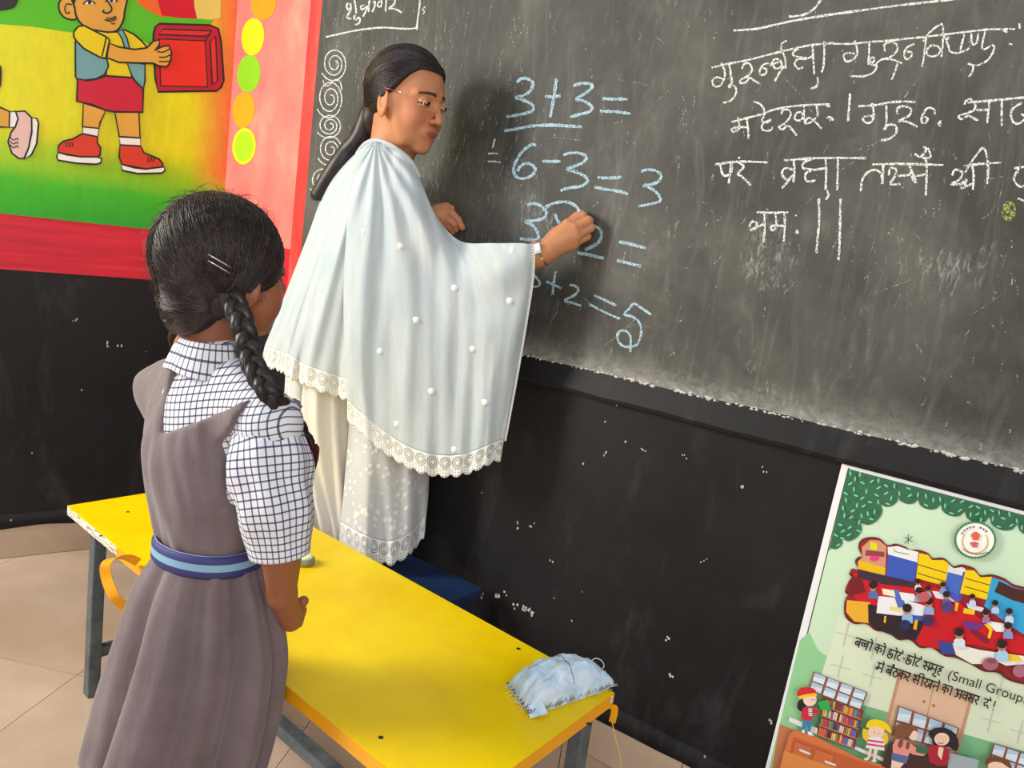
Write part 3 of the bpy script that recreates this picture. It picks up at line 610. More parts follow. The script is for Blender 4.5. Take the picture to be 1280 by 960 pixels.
ribbon([Yt(741, 893, yc-0.045), Yt(757, 884, yc-0.012), Yt(767, 884, yc-0.002), Yt(768, 890, yc-0.004), Yt(765, 903, yc-0.01)], 0.012, 'peeled_tape', M_band2, table, (0.7, -0.2, 0.7))
V, Fc = tube_vf(crom([Yt(765, 902, yc-0.01), Yt(770, 925, yc-0.02), Yt(775, 945, yc-0.02), Yt(779, 985, yc-0.02)], 6), 0.0009, 5); part('loose_thread', V, Fc, mat('yellow_thread', (224, 180, 70), 0.8), table)
# ================================================================ BLUE BENCH
zb = 0.305; e0 = atZ(605, 735, zb); e1 = e0 - DR*0.40; nn = NR*0.185
M_blue = mat('dark_blue_paint', (24, 48, 84), 0.45); v = texco(M_blue)
lk(M_blue, ramp(M_blue, tnoise(M_blue, v, 9, 6, 0.7), [(0.3, lin((18, 38, 70))), (0.7, lin((32, 58, 96)))]), bsdf(M_blue).inputs['Base Color'])
bench = empty('low_bench', ((e0.x+e1.x)/2, (e0.y+e1.y)/2-0.08, 0), 'dark blue low bench between the yellow table and the black wall', 'bench')
solid('bench_top', M_blue, *prism([e0, e1, e1+nn, e0+nn], zb-0.022, zb), bench, 0.004)
for a, b in ((0.05, 0.025), (0.05, 0.16), (0.35, 0.025), (0.35, 0.16)):
    p = e0 - DR*a + NR*b; bar(Vector((p.x, p.y, 0)), Vector((p.x, p.y, zb-0.022)), 0.03, 0.03, 'leg', M_blue, bench)
# ================================================================ SMALL ROUND TIN on the table
def lathe(prof, seg=28, c=(0, 0, 0), M=None):
    V = []; Fc = []
    for r_, z in prof:
        for k in range(seg):
            a = 2*math.pi*k/seg; p = Vector((r_*math.cos(a), r_*math.sin(a), z)); V.append((M @ p if M is not None else p)+Vector(c))
    for i in range(len(prof)-1):
        for k in range(seg): Fc.append((i*seg+k, i*seg+(k+1) % seg, (i+1)*seg+(k+1) % seg, (i+1)*seg+k))
    Fc.append(tuple(reversed(range(seg)))); Fc.append(tuple((len(prof)-1)*seg+k for k in range(seg))); return V, Fc
tp = atZ(379, 704, TT); tp.z = TT
tin = empty('tape_roll', tp, 'small round grey tin with pale green top on the table', 'tin')
V, Fc = lathe([(0.022, 0), (0.024, 0.001), (0.024, 0.012), (0.0225, 0.0135), (0.0195, 0.0135)], c=tp); part('tin_body', V, Fc, mat('grey_tin', (150, 146, 134), 0.4, 0.5, 0.3), tin, smooth=True)
V, Fc = lathe([(0.0195, 0.0135), (0.0193, 0.017), (0.017, 0.0185), (0.008, 0.019)], c=tp); part('tin_lid', V, Fc, mat('pale_green_lid', (226, 240, 190), 0.5), tin, smooth=True)
tin.name = 'round_tin'
# ================================================================ CLOTH DUSTER
c0, c1, c2, c3 = atZ(629, 848, TT), atZ(722, 806, TT), atZ(768, 862, TT), atZ(662, 899, TT)
c1 = atZ(716, 840, TT); c0 = atZ(633, 862, TT)
dust = empty('board_duster', ((c0+c1+c2+c3)/4).to_tuple(), 'stuffed pale blue denim board duster on the end of the table', 'duster')
dust.location.z = TT
def stretch_(s): return max(0.0, 1-abs(s)**3.4)**0.62
nU, nV = 64, 46; V = []; Fc = []; UV = []
for side in (1, 0):
    for j in range(nV+1):
        for i in range(nU+1):
            u = i/nU; w = j/nV; p = c0.lerp(c1, u).lerp(c3.lerp(c2, u), w)
            su, sv = 2*u-1, 2*w-1; hgt = 0.048*stretch_(su)*stretch_(sv)
            edge = min(1-abs(su), 1-abs(sv)); 
            pk = noise.noise(Vector((u*9+3, w*2.2, 1.7)))*0.45+noise.noise(Vector((u*3, w*9, 8)))*0.4
            amp = 0.0115*max(0, 1-edge*1.1)+0.004
            wr = amp*pk*(1 if edge > 0.02 else 0.3) + 0.0022*noise.noise(Vector((u*16, w*14, 5)))
            rag = 0.004*noise.noise(Vector((u*14, w*14, 3*side)))
            cdir = (p-(c0+c2)/2); 
            p = p + (cdir.normalized()*rag if edge < 0.03 else Vector())
            z = TT + 0.010 + (hgt + wr if side else -min(0.0095, 0.6*hgt)+0.0003)
            V.append(Vector((p.x, p.y, max(z, TT+0.0006)))); UV.append((u, w))
nn_ = (nU+1)*(nV+1)
for s in (0, 1):
    for j in range(nV):
        for i in range(nU):
            a = s*nn_+j*(nU+1)+i; q = (a, a+nU+1, a+nU+2, a+1); Fc.append(q if s else tuple(reversed(q)))
for i in range(nU):
    for j in (0, nV):
        a = j*(nU+1)+i; q = (a, a+1, nn_+a+1, nn_+a); Fc.append(q if j else tuple(reversed(q)))
for j in range(nV):
    for i in (0, nU):
        a = j*(nU+1)+i; b = a+nU+1; q = (a, nn_+a, nn_+b, b); Fc.append(q if i else tuple(reversed(q)))
M_denim = mat('pale_denim', (170, 196, 218), 0.85, 0.2); v = texco(M_denim)
dc = ramp(M_denim, tnoise(M_denim, v, 26, 6, 0.65, 0.6), [(0.28, lin((150, 178, 208))), (0.5, lin((190, 212, 230))), (0.7, lin((226, 228, 236)))])
dc = mix(M_denim, ramp(M_denim, tnoise(M_denim, v, 40, 3), [(0.55, (0, 0, 0)), (0.8, (0.4, 0.4, 0.4))]), dc, lin((214, 190, 206)))
lk(M_denim, dc, bsdf(M_denim).inputs['Base Color']); bump(M_denim, tnoise(M_denim, v, 420, 3), 0.4, 0.001)
M_denim.node_tree.nodes['Bump'].inputs['Distance'].default_value = 0.0008
part('cloth_body', V, Fc, M_denim, dust, smooth=True)
M_st = mat('purple_stitching', (92, 66, 110), 0.8); M_fr = mat('white_fray', (226, 220, 214), 0.9)
V = []; Fc = []
for (a, b, n, dx) in ((c0, c3, 26, 0), (c3, c2, 34, 0)):
    for k in range(n):
        t = (k+0.5)/n; p = a.lerp(b, t); ctr = (c0+c2)/2; d = (ctr-p).normalized(); tt = (b-a).normalized()
        z = TT+0.010+0.002*math.sin(k*2.1); p1 = Vector((p.x, p.y, z))-d*0.001-tt*0.0024; p2 = Vector((p.x, p.y, z+0.004))+d*0.003+tt*0.0024*(1 if k % 2 else -1)
        tube_vf([p1, (p1+p2)/2+Vector((0, 0, 0.001)), p2], 0.0006, 4, V, Fc)
s = part('stitches', V, Fc, M_st, dust); s['kind'] = 'stuff'
V = []; Fc = []
for k in range(90):
    t = random.random(); a, b = random.choice(((c0, c3), (c3, c2), (c1, c2)))
    p = a.lerp(b, t); d = (p-(c0+c2)/2).normalized(); p = Vector((p.x, p.y, TT+0.006+0.003*random.random())); q = p+d*random.uniform(0.002, 0.008)+Vector((random.uniform(-.003, .003), random.uniform(-.003, .003), random.uniform(-.004, .003)))
    tube_vf([p, (p+q)/2, q], 0.00035, 3, V, Fc)
s = part('frayed_threads', V, Fc, M_fr, dust); s['kind'] = 'stuff'
# flap at the front corner and seam across the middle
fp = [Yt(662, 899, c3.y), Yt(684, 893, c3.y+0.004), Yt(676, 876, c3.y+0.016), Yt(661, 884, c3.y+0.008)]
V = [p+Vector((0, 0, 0.001)) for p in fp]+[p+Vector((0, 0, 0.0035)) for p in fp]
part('corner_flap', V, [(3, 2, 1, 0), (4, 5, 6, 7), (0, 1, 5, 4), (1, 2, 6, 5), (2, 3, 7, 6), (3, 0, 4, 7)], M_denim, dust)
sv = []
for k in range(24):
    w = 0.05+0.9*k/23; u = 0.52+0.03*math.sin(w*5); p = c0.lerp(c1, u).lerp(c3.lerp(c2, u), w); su, sw = 2*u-1, 2*w-1
    pk = noise.noise(Vector((u*9+3, w*2.2, 1.7)))*0.45+noise.noise(Vector((u*3, w*9, 8)))*0.4; edge = min(1-abs(su), 1-abs(sw))
    sv.append(Vector((p.x, p.y, TT+0.0105+0.048*stretch_(su)*stretch_(sw)+(0.0115*max(0, 1-edge*1.1)+0.004)*pk+0.0022*noise.noise(Vector((u*16, w*14, 5))))))
V, Fc = tube_vf(sv, 0.0007, 5); part('seam', V, Fc, mat('seam_thread', (88, 100, 124), 0.8), dust)
V, Fc = tube_vf(crom([Yt(737, 829, c2.y+0.04), Yt(744, 823, c2.y+0.04), Yt(752, 826, c2.y+0.04), Yt(755, 833, c2.y+0.04), Yt(750, 837, c2.y+0.04), Yt(744, 836, c2.y+0.035)], 6), 0.0008, 5); part('thread_loop', V, Fc, M_fr, dust)
# ================================================================ POSTER
PO = 0.012
pz = lambda x, y, o: onR(x, y, o)
TLc = onR(1054.6, 578.5, 0); BLp = onR(958, 962, 0)
eX = (onR(1280, 637, 0)-TLc).normalized(); eX = DR.copy(); sx = (BLp-TLc); 
dn_ = sx/abs(sx.z)       # board leans a touch out of plumb along the wall
pw, ph = 0.62, TLc.z-0.03
q4 = [TLc, TLc+DR*pw+Vector((0, 0, -0.002)), TLc+DR*pw+dn_*ph, TLc+dn_*ph]
poster = empty('poster_board', (TLc+dn_*ph*0.98).to_tuple(), 'green illustrated classroom poster board with white border leaning on the black wall', 'poster')
M_print = colmat('printed_ink', 0.28, 0.5, 0.03); M_white = mat('white_board_edge', (236, 234, 236), 0.35)
V = [p+NR*0.001 for p in q4]+[p+NR*0.0115 for p in q4]
part('backing_board', V, [(0, 1, 2, 3), (7, 6, 5, 4), (0, 4, 5, 1), (1, 5, 6, 2), (2, 6, 7, 3), (3, 7, 4, 0)], M_white, poster)
P = Paint(pz, PO, 0.00012)
GR = (52, 100, 76); LG = (206, 230, 200)
R2 = [(1059, 586), (1320, 657), (1200, 1100), (935, 1062), (962, 970)]
P.poly([(1060, 585), (1062, 585), (966, 970), (964, 970)], GR)
P.poly([(1061, 586), (1372, 670), (1340, 1200), (935, 1095)], LG)
P.poly([(1000, 800), (1012, 790), (1022, 812), (1036, 822), (1030, 860), (1060, 960), (1280, 1030), (1280, 1100), (930, 1090)], (150, 206, 150))
P.poly([(1050, 768), (1300, 850), (1300, 1040), (1000, 930)], (222, 232, 204))
P.poly([(1012, 862), (1300, 945), (1300, 1030), (985, 945)], (124, 186, 136))
P.poly([(1128, 838), (1215, 868), (1192, 950), (1106, 925)], (226, 190, 160)); P.stroke([(1168, 852), (1150, 938)], (196, 140, 116), 1.2)
P.poly([(1124, 836), (1128, 838), (1106, 925), (1102, 924)], (204, 150, 122)); P.poly([(1213, 868), (1217, 869), (1195, 952), (1190, 950)], (204, 150, 122))
for x, y in ((1155, 877), (1167, 882)): P.ell(x, y, 2, 2, (196, 110, 90))
for x, y in ((1057, 793), (1050, 833), (1092, 810), (1238, 900), (1275, 915), (1090, 845), (1250, 860)): P.stroke([(x-12, y-3), (x+13, y+4)], (196, 204, 196), 1.2); P.stroke([(x+4, y-14), (x-3, y+14)], (196, 204, 196), 1.2)
P.poly([(975, 905), (1100, 960), (1300, 1015), (1300, 1100), (940, 1100)], (196, 122, 84))
# scalloped dark green corner
cus = [(1345, 672), (1305, 662), (1272, 655), (1237, 646), (1206, 639), (1176, 630), (1147.5, 623.7), (1122.5, 618.7), (1101, 630), (1076, 653.7), (1052.5, 673.7), (1039, 685)]
sc1 = [(1036, 689), (1060.5, 586), (1345, 661)]
for (xa, ya), (xb, yb) in zip(cus[:-1], cus[1:]):
    L_ = math.hypot(xb-xa, yb-ya); nx_, ny_ = -(ya-yb)/L_, (xa-xb)/L_
    for k in range(8): t = k/8; b_ = math.sqrt(max(0, 1-(2*t-1)**2))*L_*0.34; sc1.append((xa+(xb-xa)*t+nx_*b_, ya+(yb-ya)*t+ny_*b_))
sc1.append(cus[-1])
P.poly(sc1, (54, 106, 80))
cnt = 0
def inside(x, y):
    c_ = False; n_ = len(sc1)
    for i in range(n_):
        (xa, ya), (xb, yb) = sc1[i], sc1[i-1]
        if (ya > y) != (yb > y) and x < (xb-xa)*(y-ya)/(yb-ya)+xa: c_ = not c_
    return c_
pts_ = []
for k in range(4000):
    x, y = random.uniform(1038, 1290), random.uniform(588, 690)
    if not (inside(x-3, y) and inside(x+3, y) and inside(x, y-3) and inside(x, y+3)): continue
    if min([math.hypot(x-a, y-b) for a, b in pts_] or [99]) < 8.2: continue
    pts_.append((x, y)); P.ell(x, y, 3.4, 1.2, (112, 206, 150), random.choice((0.3, 0.5, 1.4, 1.7, 2.6)), n=10)
P.build('printed_background', M_print, poster)
# cloud-framed photo of a classroom
P = Paint(pz, PO+0.0042, 0.00010)
c4 = ((1040, 640), 4.0)
P.at(*c4)
cloud = [(60, 490), (65, 440), (85, 420), (65, 400), (80, 355), (105, 335), (85, 310), (100, 295), (130, 285), (115, 250), (130, 225), (150, 220), (132, 180), (145, 140), (190, 125), (240, 132), (275, 165), (320, 158), (370, 175), (390, 190), (430, 188), (480, 205), (500, 230), (560, 230), (605, 270), (650, 262), (710, 280), (740, 315), (800, 312), (860, 330), (905, 360), (980, 380), (1100, 420), (1100, 880), (960, 862), (880, 840), (830, 805), (760, 798), (700, 765), (620, 730), (560, 720), (500, 680), (440, 680), (390, 640), (330, 640), (280, 600), (220, 595), (170, 560), (110, 560), (70, 530)]
P.poly(cloud, (98, 30, 34), None, smooth=4)
import copy
cc = Vector((500, 480, 0))
inner = [(x+(9 if x < 300 else 0)*1.0, y+(10 if y < 500 - 0 else -14)) for x, y in cloud]
inner = [(x+6, y+9) if y < 130+0.33*x+120 else (x+6, y-13) for x, y in cloud]
P.poly(inner, (150, 30, 40), None, smooth=4)
n_in = P
# wall and cupboards
P.poly([(150, 175), (190, 140), (235, 142), (272, 172), (265, 320), (130, 285), (128, 250), (152, 225)], (214, 150, 120))
P.poly([(135, 240), (268, 280), (265, 315), (132, 290)], (236, 190, 20)); P.poly([(190, 150), (226, 158), (224, 192), (190, 186)], (220, 220, 20)); P.poly([(170, 190), (262, 200), (262, 225), (165, 218)], (150, 60, 80)); P.ell(212, 232, 24, 14, (226, 60, 130))
P.poly([(278, 175), (330, 170), (380, 188), (432, 200), (428, 252), (280, 212)], (236, 238, 236)); P.stroke([(312, 182), (314, 196), (345, 205)], (90, 160, 80), 1); P.stroke([(345, 205), (385, 212)], (120, 130, 110), 1)
P.poly([(280, 212), (428, 252), (412, 352), (270, 322)], (58, 88, 186))
P.poly([(436, 205), (480, 215), (500, 240), (560, 240), (584, 258), (566, 370), (420, 330)], (244, 206, 0))
for yy in (262, 306): P.stroke([(428, yy), (575, yy+44)], (70, 60, 20), 1.1)
P.poly([(584, 262), (610, 282), (650, 275), (668, 285), (640, 440), (560, 400)], (226, 228, 232)); P.poly([(580, 300), (655, 320), (636, 440), (556, 395)], (66, 106, 196)); P.poly([(655, 300), (672, 300), (648, 440), (630, 430)], (90, 70, 170))
P.poly([(668, 290), (710, 292), (742, 326), (800, 324), (775, 440), (640, 405)], (246, 210, 0))
for yy in (330, 372): P.stroke([(662, yy), (790, yy+36)], (70, 60, 20), 1.1)
P.poly([(800, 326), (860, 345), (905, 375), (1000, 400), (1000, 640), (880, 560), (760, 470), (775, 430)], (50, 164, 214)); P.poly([(835, 345), (905, 378), (1000, 400), (1000, 470), (900, 440), (812, 400)], (70, 34, 30))
P.poly([(100, 300), (260, 330), (430, 350), (560, 390), (700, 500), (780, 560), (1000, 640), (1000, 720), (880, 700), (700, 660), (560, 690), (440, 668), (380, 600), (200, 540), (100, 410), (115, 340)], (206, 16, 34))
P.poly([(130, 285), (265, 318), (420, 352), (416, 380), (260, 362), (125, 330)], (60, 40, 60)); P.poly([(100, 320), (150, 330), (170, 400), (90, 420), (82, 370)], (120, 20, 30))
P.poly([(75, 440), (192, 452), (186, 556), (112, 548), (70, 500)], (238, 176, 50))
P.poly([(180, 460), (400, 500), (470, 540), (420, 640), (330, 628), (230, 590), (182, 550)], (40, 28, 40))
# tables
P.poly([(232, 420), (330, 430), (470, 470), (455, 520), (330, 518), (222, 505)], (240, 240, 244)); P.poly([(300, 385), (340, 392), (370, 470), (330, 480)], (88, 110, 190)); P.poly([(250, 382), (310, 392), (318, 425), (255, 412)], (244, 236, 214)); P.poly([(335, 400), (410, 410), (430, 450), (350, 440)], (240, 240, 240)); P.poly([(290, 470), (345, 480), (338, 502), (292, 492)], (240, 222, 130))
P.poly([(390, 515), (470, 520), (462, 545), (385, 540)], (70, 90, 190)); P.poly([(414, 540), (430, 540), (422, 590), (405, 585)], (250, 190, 20)); P.poly([(262, 520), (272, 520), (268, 556), (258, 552)], (250, 190, 20))
P.poly([(500, 395), (560, 400), (640, 440), (620, 450), (520, 430)], (232, 228, 240)); P.poly([(560, 400), (600, 405), (650, 440), (620, 452)], (90, 80, 190)); P.poly([(618, 450), (634, 455), (626, 498), (612, 492)], (252, 200, 10)); P.poly([(660, 480), (715, 490), (712, 515), (655, 505)], (246, 200, 30))
P.poly([(672, 455), (760, 480), (750, 500), (680, 480)], (230, 228, 240)); P.poly([(755, 540), (870, 560), (860, 600), (820, 598)], (244, 244, 246)); P.poly([(655, 545), (770, 560), (720, 590), (660, 580)], (110, 50, 140))
P.poly([(780, 560), (806, 580), (790, 636), (778, 628), (786, 590), (760, 560)], (250, 200, 20)); P.poly([(700, 580), (790, 640), (770, 660), (690, 600)], (120, 30, 60))
P.poly([(530, 645), (600, 655), (615, 712), (548, 708)], (44, 74, 160)); P.poly([(600, 655), (740, 690), (830, 750), (800, 760), (700, 760), (620, 715)], (240, 238, 226)); P.poly([(740, 690), (960, 720), (960, 762), (870, 768), (830, 750)], (238, 240, 240)); P.poly([(840, 700), (930, 716), (960, 750), (880, 745)], (246, 206, 60))
def kid(x, y, s, body, legs=True):
    P.poly([(x-s*0.95, y+s*2.4), (x-s*0.9, y+s*1.2), (x-s*0.3, y+s*0.75), (x+s*0.4, y+s*0.75), (x+s*0.95, y+s*1.3), (x+s*1.0, y+s*2.5)], body)
    P.ell(x, y+s*0.15, s*0.72, s*0.85, (196, 132, 100), n=14); P.ell(x, y-s*0.18, s*0.82, s*0.74, (34, 24, 28), n=14)
for x, y, s, b in ((205, 370, 26, (90, 110, 170)), (430, 350, 17, (226, 226, 236)), (435, 395, 22, (130, 170, 214)), (480, 385, 18, (150, 180, 220)), (485, 450, 26, (140, 170, 216)), (376, 485, 29, (150, 190, 232)), (555, 365, 18, (130, 150, 210)), (572, 415, 22, (100, 90, 160)), (702, 425, 18, (200, 216, 240)), (816, 458, 20, (180, 206, 240)), (770, 505, 20, (150, 120, 170)), (886, 500, 22, (196, 220, 244)), (880, 572, 25, (130, 150, 210)), (636, 605, 30, (220, 230, 244)), (850, 665, 32, (170, 210, 236))): kid(x, y, s, b)
for x, y, b in ((365, 565, (40, 40, 90)), (480, 545, (50, 46, 96)), (578, 478, (80, 60, 130)), (460, 425, (200, 90, 100))): P.ell(x, y, 30, 26, b, n=14)
P.ell(792, 760, 40, 32, (168, 100, 120)); P.ell(940, 795, 36, 32, (170, 110, 130)); P.ell(798, 745, 26, 14, (130, 80, 96))
P.build('printed_photo', M_print, poster)
P = Paint(pz, PO+0.0088, 0.00008)
# pen asterisk, emblem
P.at(*c4)
for s_ in ([(382, 112), (380, 162)], [(365, 125), (402, 150)], [(402, 122), (362, 158)]): P.stroke(s_, (40, 60, 50), 1.0)
P.build('printed_mark', M_print, poster); P = Paint(pz, PO+0.0088, 0.00008); P.at(*c4); P.ell(716, 140, 104, 92, (110, 166, 120), n=48); P.ell(716, 140, 97, 86, (246, 248, 240), n=48)
for k in range(40):
    a = 2*math.pi*k/40; P.ell(716+100*math.cos(a), 140+89*math.sin(a), 6.5, 6, (66, 130, 84), n=8); 
P.ell(716, 140, 94, 83, (248, 248, 242), n=48)
for k in range(15):
    a = 0.35+k*0.155
    for sg in (1, -1):
        P.ell(716+sg*64*math.cos(a-0.9), 148+58*math.sin(a-0.9), 8, 4, (224, 190, 110), (a-0.9+1.57) if sg > 0 else -(a-0.9+1.57), n=8)
P.ell(718, 112, 17, 13, (226, 104, 80)); P.ell(703, 118, 8, 9, (226, 104, 80), n=12); P.ell(734, 118, 8, 9, (226, 104, 80), n=12); P.poly([(706, 122), (732, 122), (736, 140), (702, 140)], (224, 96, 76)); P.ell(712, 158, 22, 8, (222, 90, 80), n=16); P.poly([(694, 166), (732, 168), (724, 178), (704, 176)], (222, 90, 80))
for k in range(9):
    if k == 5: continue
    a = math.radians(-150+k*13.5); x, y = 716+76*math.cos(a), 140+68*math.sin(a); dx, dy = -math.sin(a), math.cos(a)
    P.stroke([(x-dx*7, y-dy*7), (x+dx*7, y+dy*7)], (60, 60, 66), 0.8); P.stroke([(x, y), (x-8*math.cos(a), y-8*math.sin(a))], (60, 60, 66), 0.8); P.ell(x-5*math.cos(a)+dx*3, y-5*math.sin(a)+dy*3, 2.6, 2.6, (60, 60, 66), n=6)
P.stroke([(655, 185), (690, 205), (740, 212), (780, 200)], (60, 70, 66), 0.9)
P.build('printed_emblem', M_print, poster)
# lettering: two tilted lines of Devanagari, strokes laid along a baseline
P = Paint(pz, PO+0.0090, 0.00002)
def gl(x, y, u, s, strokes, col=(24, 22, 26), w=1.5):     # glyph in a 0..1 box below the headline; u = along-direction, s = size
    ux, uy = u; vx, vy = -uy, ux
    for st in strokes:
        pts = [(x+s*(a*ux+b*vx), y+s*(a*uy+b*vy)) for a, b in st]; P.stroke(pts, col, w, smooth=3)
AA = [[(0.9, 0), (0.9, 1)]]
G = {'ba': [[(.75, 0), (.75, 1)], [(.75, .45), (.45, .3), (.15, .5), (.35, .75), (.75, .6)], [(.2, .35), (.7, .72)]],
 'ch': [[(.1, .3), (.7, .3)], [(.3, .3), (.25, .6), (.5, .65), (.75, .5)], [(.75, 0), (.75, 1)]],
 'cch': [[(.05, .3), (.5, .3)], [(.2, .3), (.2, .6), (.45, .6)], [(.5, .3), (.95, .3)], [(.6, .3), (.6, .62), (.95, .55)], [(1., 0), (1., 1)]],
 'aa': [[(.5, 0), (.5, 1)]],
 'o': [[(.45, 0), (.45, 1)], [(.45, 0), (.3, -.3), (.05, -.35)]], 'om': [[(.45, 0), (.45, 1)], [(.45, 0), (.3, -.3), (.05, -.35)], [(.55, -.33), (.6, -.33)]],
 'ka': [[(.5, 0), (.5, 1)], [(.5, .35), (.2, .3), (.15, .6), (.5, .6)], [(.5, .35), (.85, .3), (.95, .55), (.8, .75)]],
 'chh': [[(.45, 0), (.45, .15), (.12, .28), (.4, .45), (.12, .65), (.4, .98), (.8, .85), (.9, .55), (.7, .38), (.5, .55), (.72, .7)]],
 'ta': [[(.5, 0), (.5, .25), (.2, .45), (.3, .8), (.75, .85)]], 'e': [[(.0, 0), (-.25, -.35)]], 'ai': [[(.0, 0), (-.25, -.35)], [(.05, 0), (-.05, -.4)]],
 'sa': [[(.1, .15), (.45, .2), (.35, .45), (.1, .5), (.5, .9)], [(.3, .5), (.8, .5)], [(.8, 0), (.8, 1)]],
 'ma': [[(.25, 0), (.25, .7), (.05, .65), (.25, .5), (.8, .55)], [(.8, 0), (.8, 1)]], 'uu': [[(-.1, 1), (-.3, 1.15), (0, 1.3), (.2, 1.15)]],
 'ha': [[(.5, 0), (.5, .2), (.2, .3), (.6, .45), (.2, .65), (.4, .95), (.6, .9)]], 'tha': [[(.5, 0), (.5, .2), (.15, .6), (.5, .95), (.85, .6), (.5, .25)]],
 'ra': [[(.3, 0), (.6, .2), (.5, .45), (.2, .5), (.65, .95)]], 'ii': [[(.45, 0), (.45, 1)], [(.45, 0), (.3, -.35), (-.1, -.3), (-.2, 0)]],
 'kha': [[(.2, 0), (.45, .2), (.15, .5), (.5, .9), (.7, .6)], [(1., 0), (1., 1)], [(1., .4), (.7, .5), (.85, .75), (1., .65)]],
 'na': [[(.8, 0), (.8, 1)], [(.8, .45), (.2, .45)], [(.3, .45), (.15, .6), (.35, .65)]], 'va': [[(.75, 0), (.75, 1)], [(.75, .4), (.4, .3), (.15, .5), (.35, .75), (.75, .6)]],
 'a': [[(.1, .15), (.45, .2), (.3, .45), (.5, .7), (.1, .85)], [(.35, .45), (.9, .45)], [(.9, 0), (.9, 1)]],
 'da': [[(.5, 0), (.5, .3), (.2, .45), (.35, .75), (.6, .6), (.8, .95)]], '-': [[(.1, .5), (.8, .5)]], '!': [[(.4, -.1), (.4, .65)], [(.4, .85), (.4, .95)]]}
WID = {'cch': 1.1, 'aa': .55, 'o': .6, 'om': .65, 'e': 0, 'ai': 0, 'uu': 0, 'ii': .6, 'kha': 1.1, 'ha': .75, 'ra': .7, '-': .8, '!': .5, 'a': 1.0}
def word(x0, y0, x1, wd, s=11.2, ang=math.radians(18.5), w=1.7):
    u = (math.cos(ang), math.sin(ang)); tot = sum(WID.get(g_, .88) for g_ in wd); adv = (x1-x0)/u[0]/tot; k = adv/s; cx, cy = x0, y0
    for g_ in wd:
        for st in G[g_]: P.stroke([(cx+s*(a*k*u[0]-b*u[1]), cy+s*(a*k*u[1]+b*u[0])) for a, b in st], (24, 22, 26), w, smooth=3)
        cx += u[0]*adv*WID.get(g_, .88); cy += u[1]*adv*WID.get(g_, .88)
    if wd != ['-'] and wd != ['!']: P.stroke([(x0, y0), (cx, cy)], (24, 22, 26), w, smooth=0)
def line(x, y, ang, s, words, gap=0.55):
    u = (math.cos(ang), math.sin(ang)); cx, cy = x, y
    for wd in words:
        x0, y0 = cx, cy; hl = wd not in (['-'], ['!'])
        for g_ in wd:
            gl(cx, cy, u, s, G[g_]); k = WID.get(g_, .88)*s*0.92; cx += u[0]*k; cy += u[1]*k
        if hl: P.stroke([(x0, y0), (cx, cy)], (24, 22, 26), 1.5, smooth=0)
        cx += u[0]*s*gap; cy += u[1]*s*gap
        if wd == ['-']: pass
P.at((0, 0), 1.0)
for x0, y0, x1, wd in ((1070, 797, 1092, ['ba', 'cch', 'om']), (1095, 805, 1108, ['ka', 'o']), (1111, 811, 1129, ['chh', 'o', 'ta', 'e']), (1130, 817.5, 1133, ['-']), (1134, 818.5, 1152, ['chh', 'o', 'ta', 'e']), (1155, 826, 1180, ['sa', 'ma', 'uu', 'ha']),
        (1097, 828, 1105.5, ['ma', 'e']), (1109, 832, 1139, ['ba', 'ai', 'tha', 'ka', 'ra']), (1142, 843, 1175, ['sa', 'ii', 'kha', 'na', 'e']), (1179, 855, 1191, ['ka', 'aa']), (1195, 861, 1225, ['a', 'va', 'sa', 'ra']), (1230, 873, 1239, ['da', 'e']), (1241, 876, 1245, ['!'])): word(x0, y0, x1, wd)
P.build('printed_lettering', M_print, poster)['kind'] = 'stuff'
tc = bpy.data.curves.new('tmp', 'FONT'); tc.body = '(Small Groups)'; tc.size = 1.0; to = bpy.data.objects.new('tmp', tc); C.objects.link(to)
bpy.context.view_layer.update(); me = to.to_mesh(); wmax = max(v.co.x for v in me.vertices)
vs = []
for v_ in me.vertices:
    t = v_.co.x/wmax; bx, by = 1183+(1289-1183)*t, 848+(882-848)*t; h = v_.co.y
    xx, yy = bx + h*17*0.30, by - h*17*0.95; vs.append(onR(xx, yy, PO+0.0092))
fs = [tuple(p.vertices) for p in me.polygons]; to.to_mesh_clear(); bpy.data.objects.remove(to)
lt = part('printed_lettering', vs, fs, mat('black_ink', (34, 32, 36), 0.3), poster); lt['kind'] = 'stuff'
# cartoon reading scene at the bottom
P = Paint(pz, PO+0.0060, 0.00008); P.at((980, 840), 4.267)
BR = (150, 84, 66)
def win(q, nx, ny):
    a, b, c, d = [Vector((*p, 0)) for p in q]; P.poly(q, BR)
    for i in range(nx):
        for j in range(ny):
            m0 = 0.06; u0, u1 = (i+m0*1.5)/nx, (i+1-m0*1.5)/nx; v0, v1 = (j+m0*1.2)/ny, (j+1-m0*1.2)/ny
            f = lambda u, w_: tuple((a.lerp(b, u).lerp(d.lerp(c, u), w_))[:2]); P.poly([f(u0, v0), f(u1, v0), f(u1, v1), f(u0, v1)], (222, 236, 246)); P.poly([f(u0, v0), f(u1, v0), f(u1, v0*0.7+v1*0.3), f(u0, v0*0.5+v1*0.5)], (176, 208, 232))
win([(160, -2), (446, 108), (410, 205), (130, 95)], 4, 2)
win([(610, 178), (935, 300), (900, 420), (575, 340)], 4, 2); win([(1120, 380), (1400, 470), (1360, 600), (1085, 500)], 4, 2)
P.poly([(30, 240), (180, 300), (175, 335), (24, 262)], (230, 232, 226)); P.poly([(380, 395), (560, 470), (555, 490), (375, 412)], (230, 232, 226))
P.poly([(215, 130), (425, 205), (375, 415), (175, 340)], (120, 66, 52))
bc = [(206, 50, 60), (60, 130, 190), (230, 180, 60), (120, 160, 90), (160, 90, 160), (226, 110, 60), (90, 110, 180), (226, 210, 190), (200, 70, 90)]
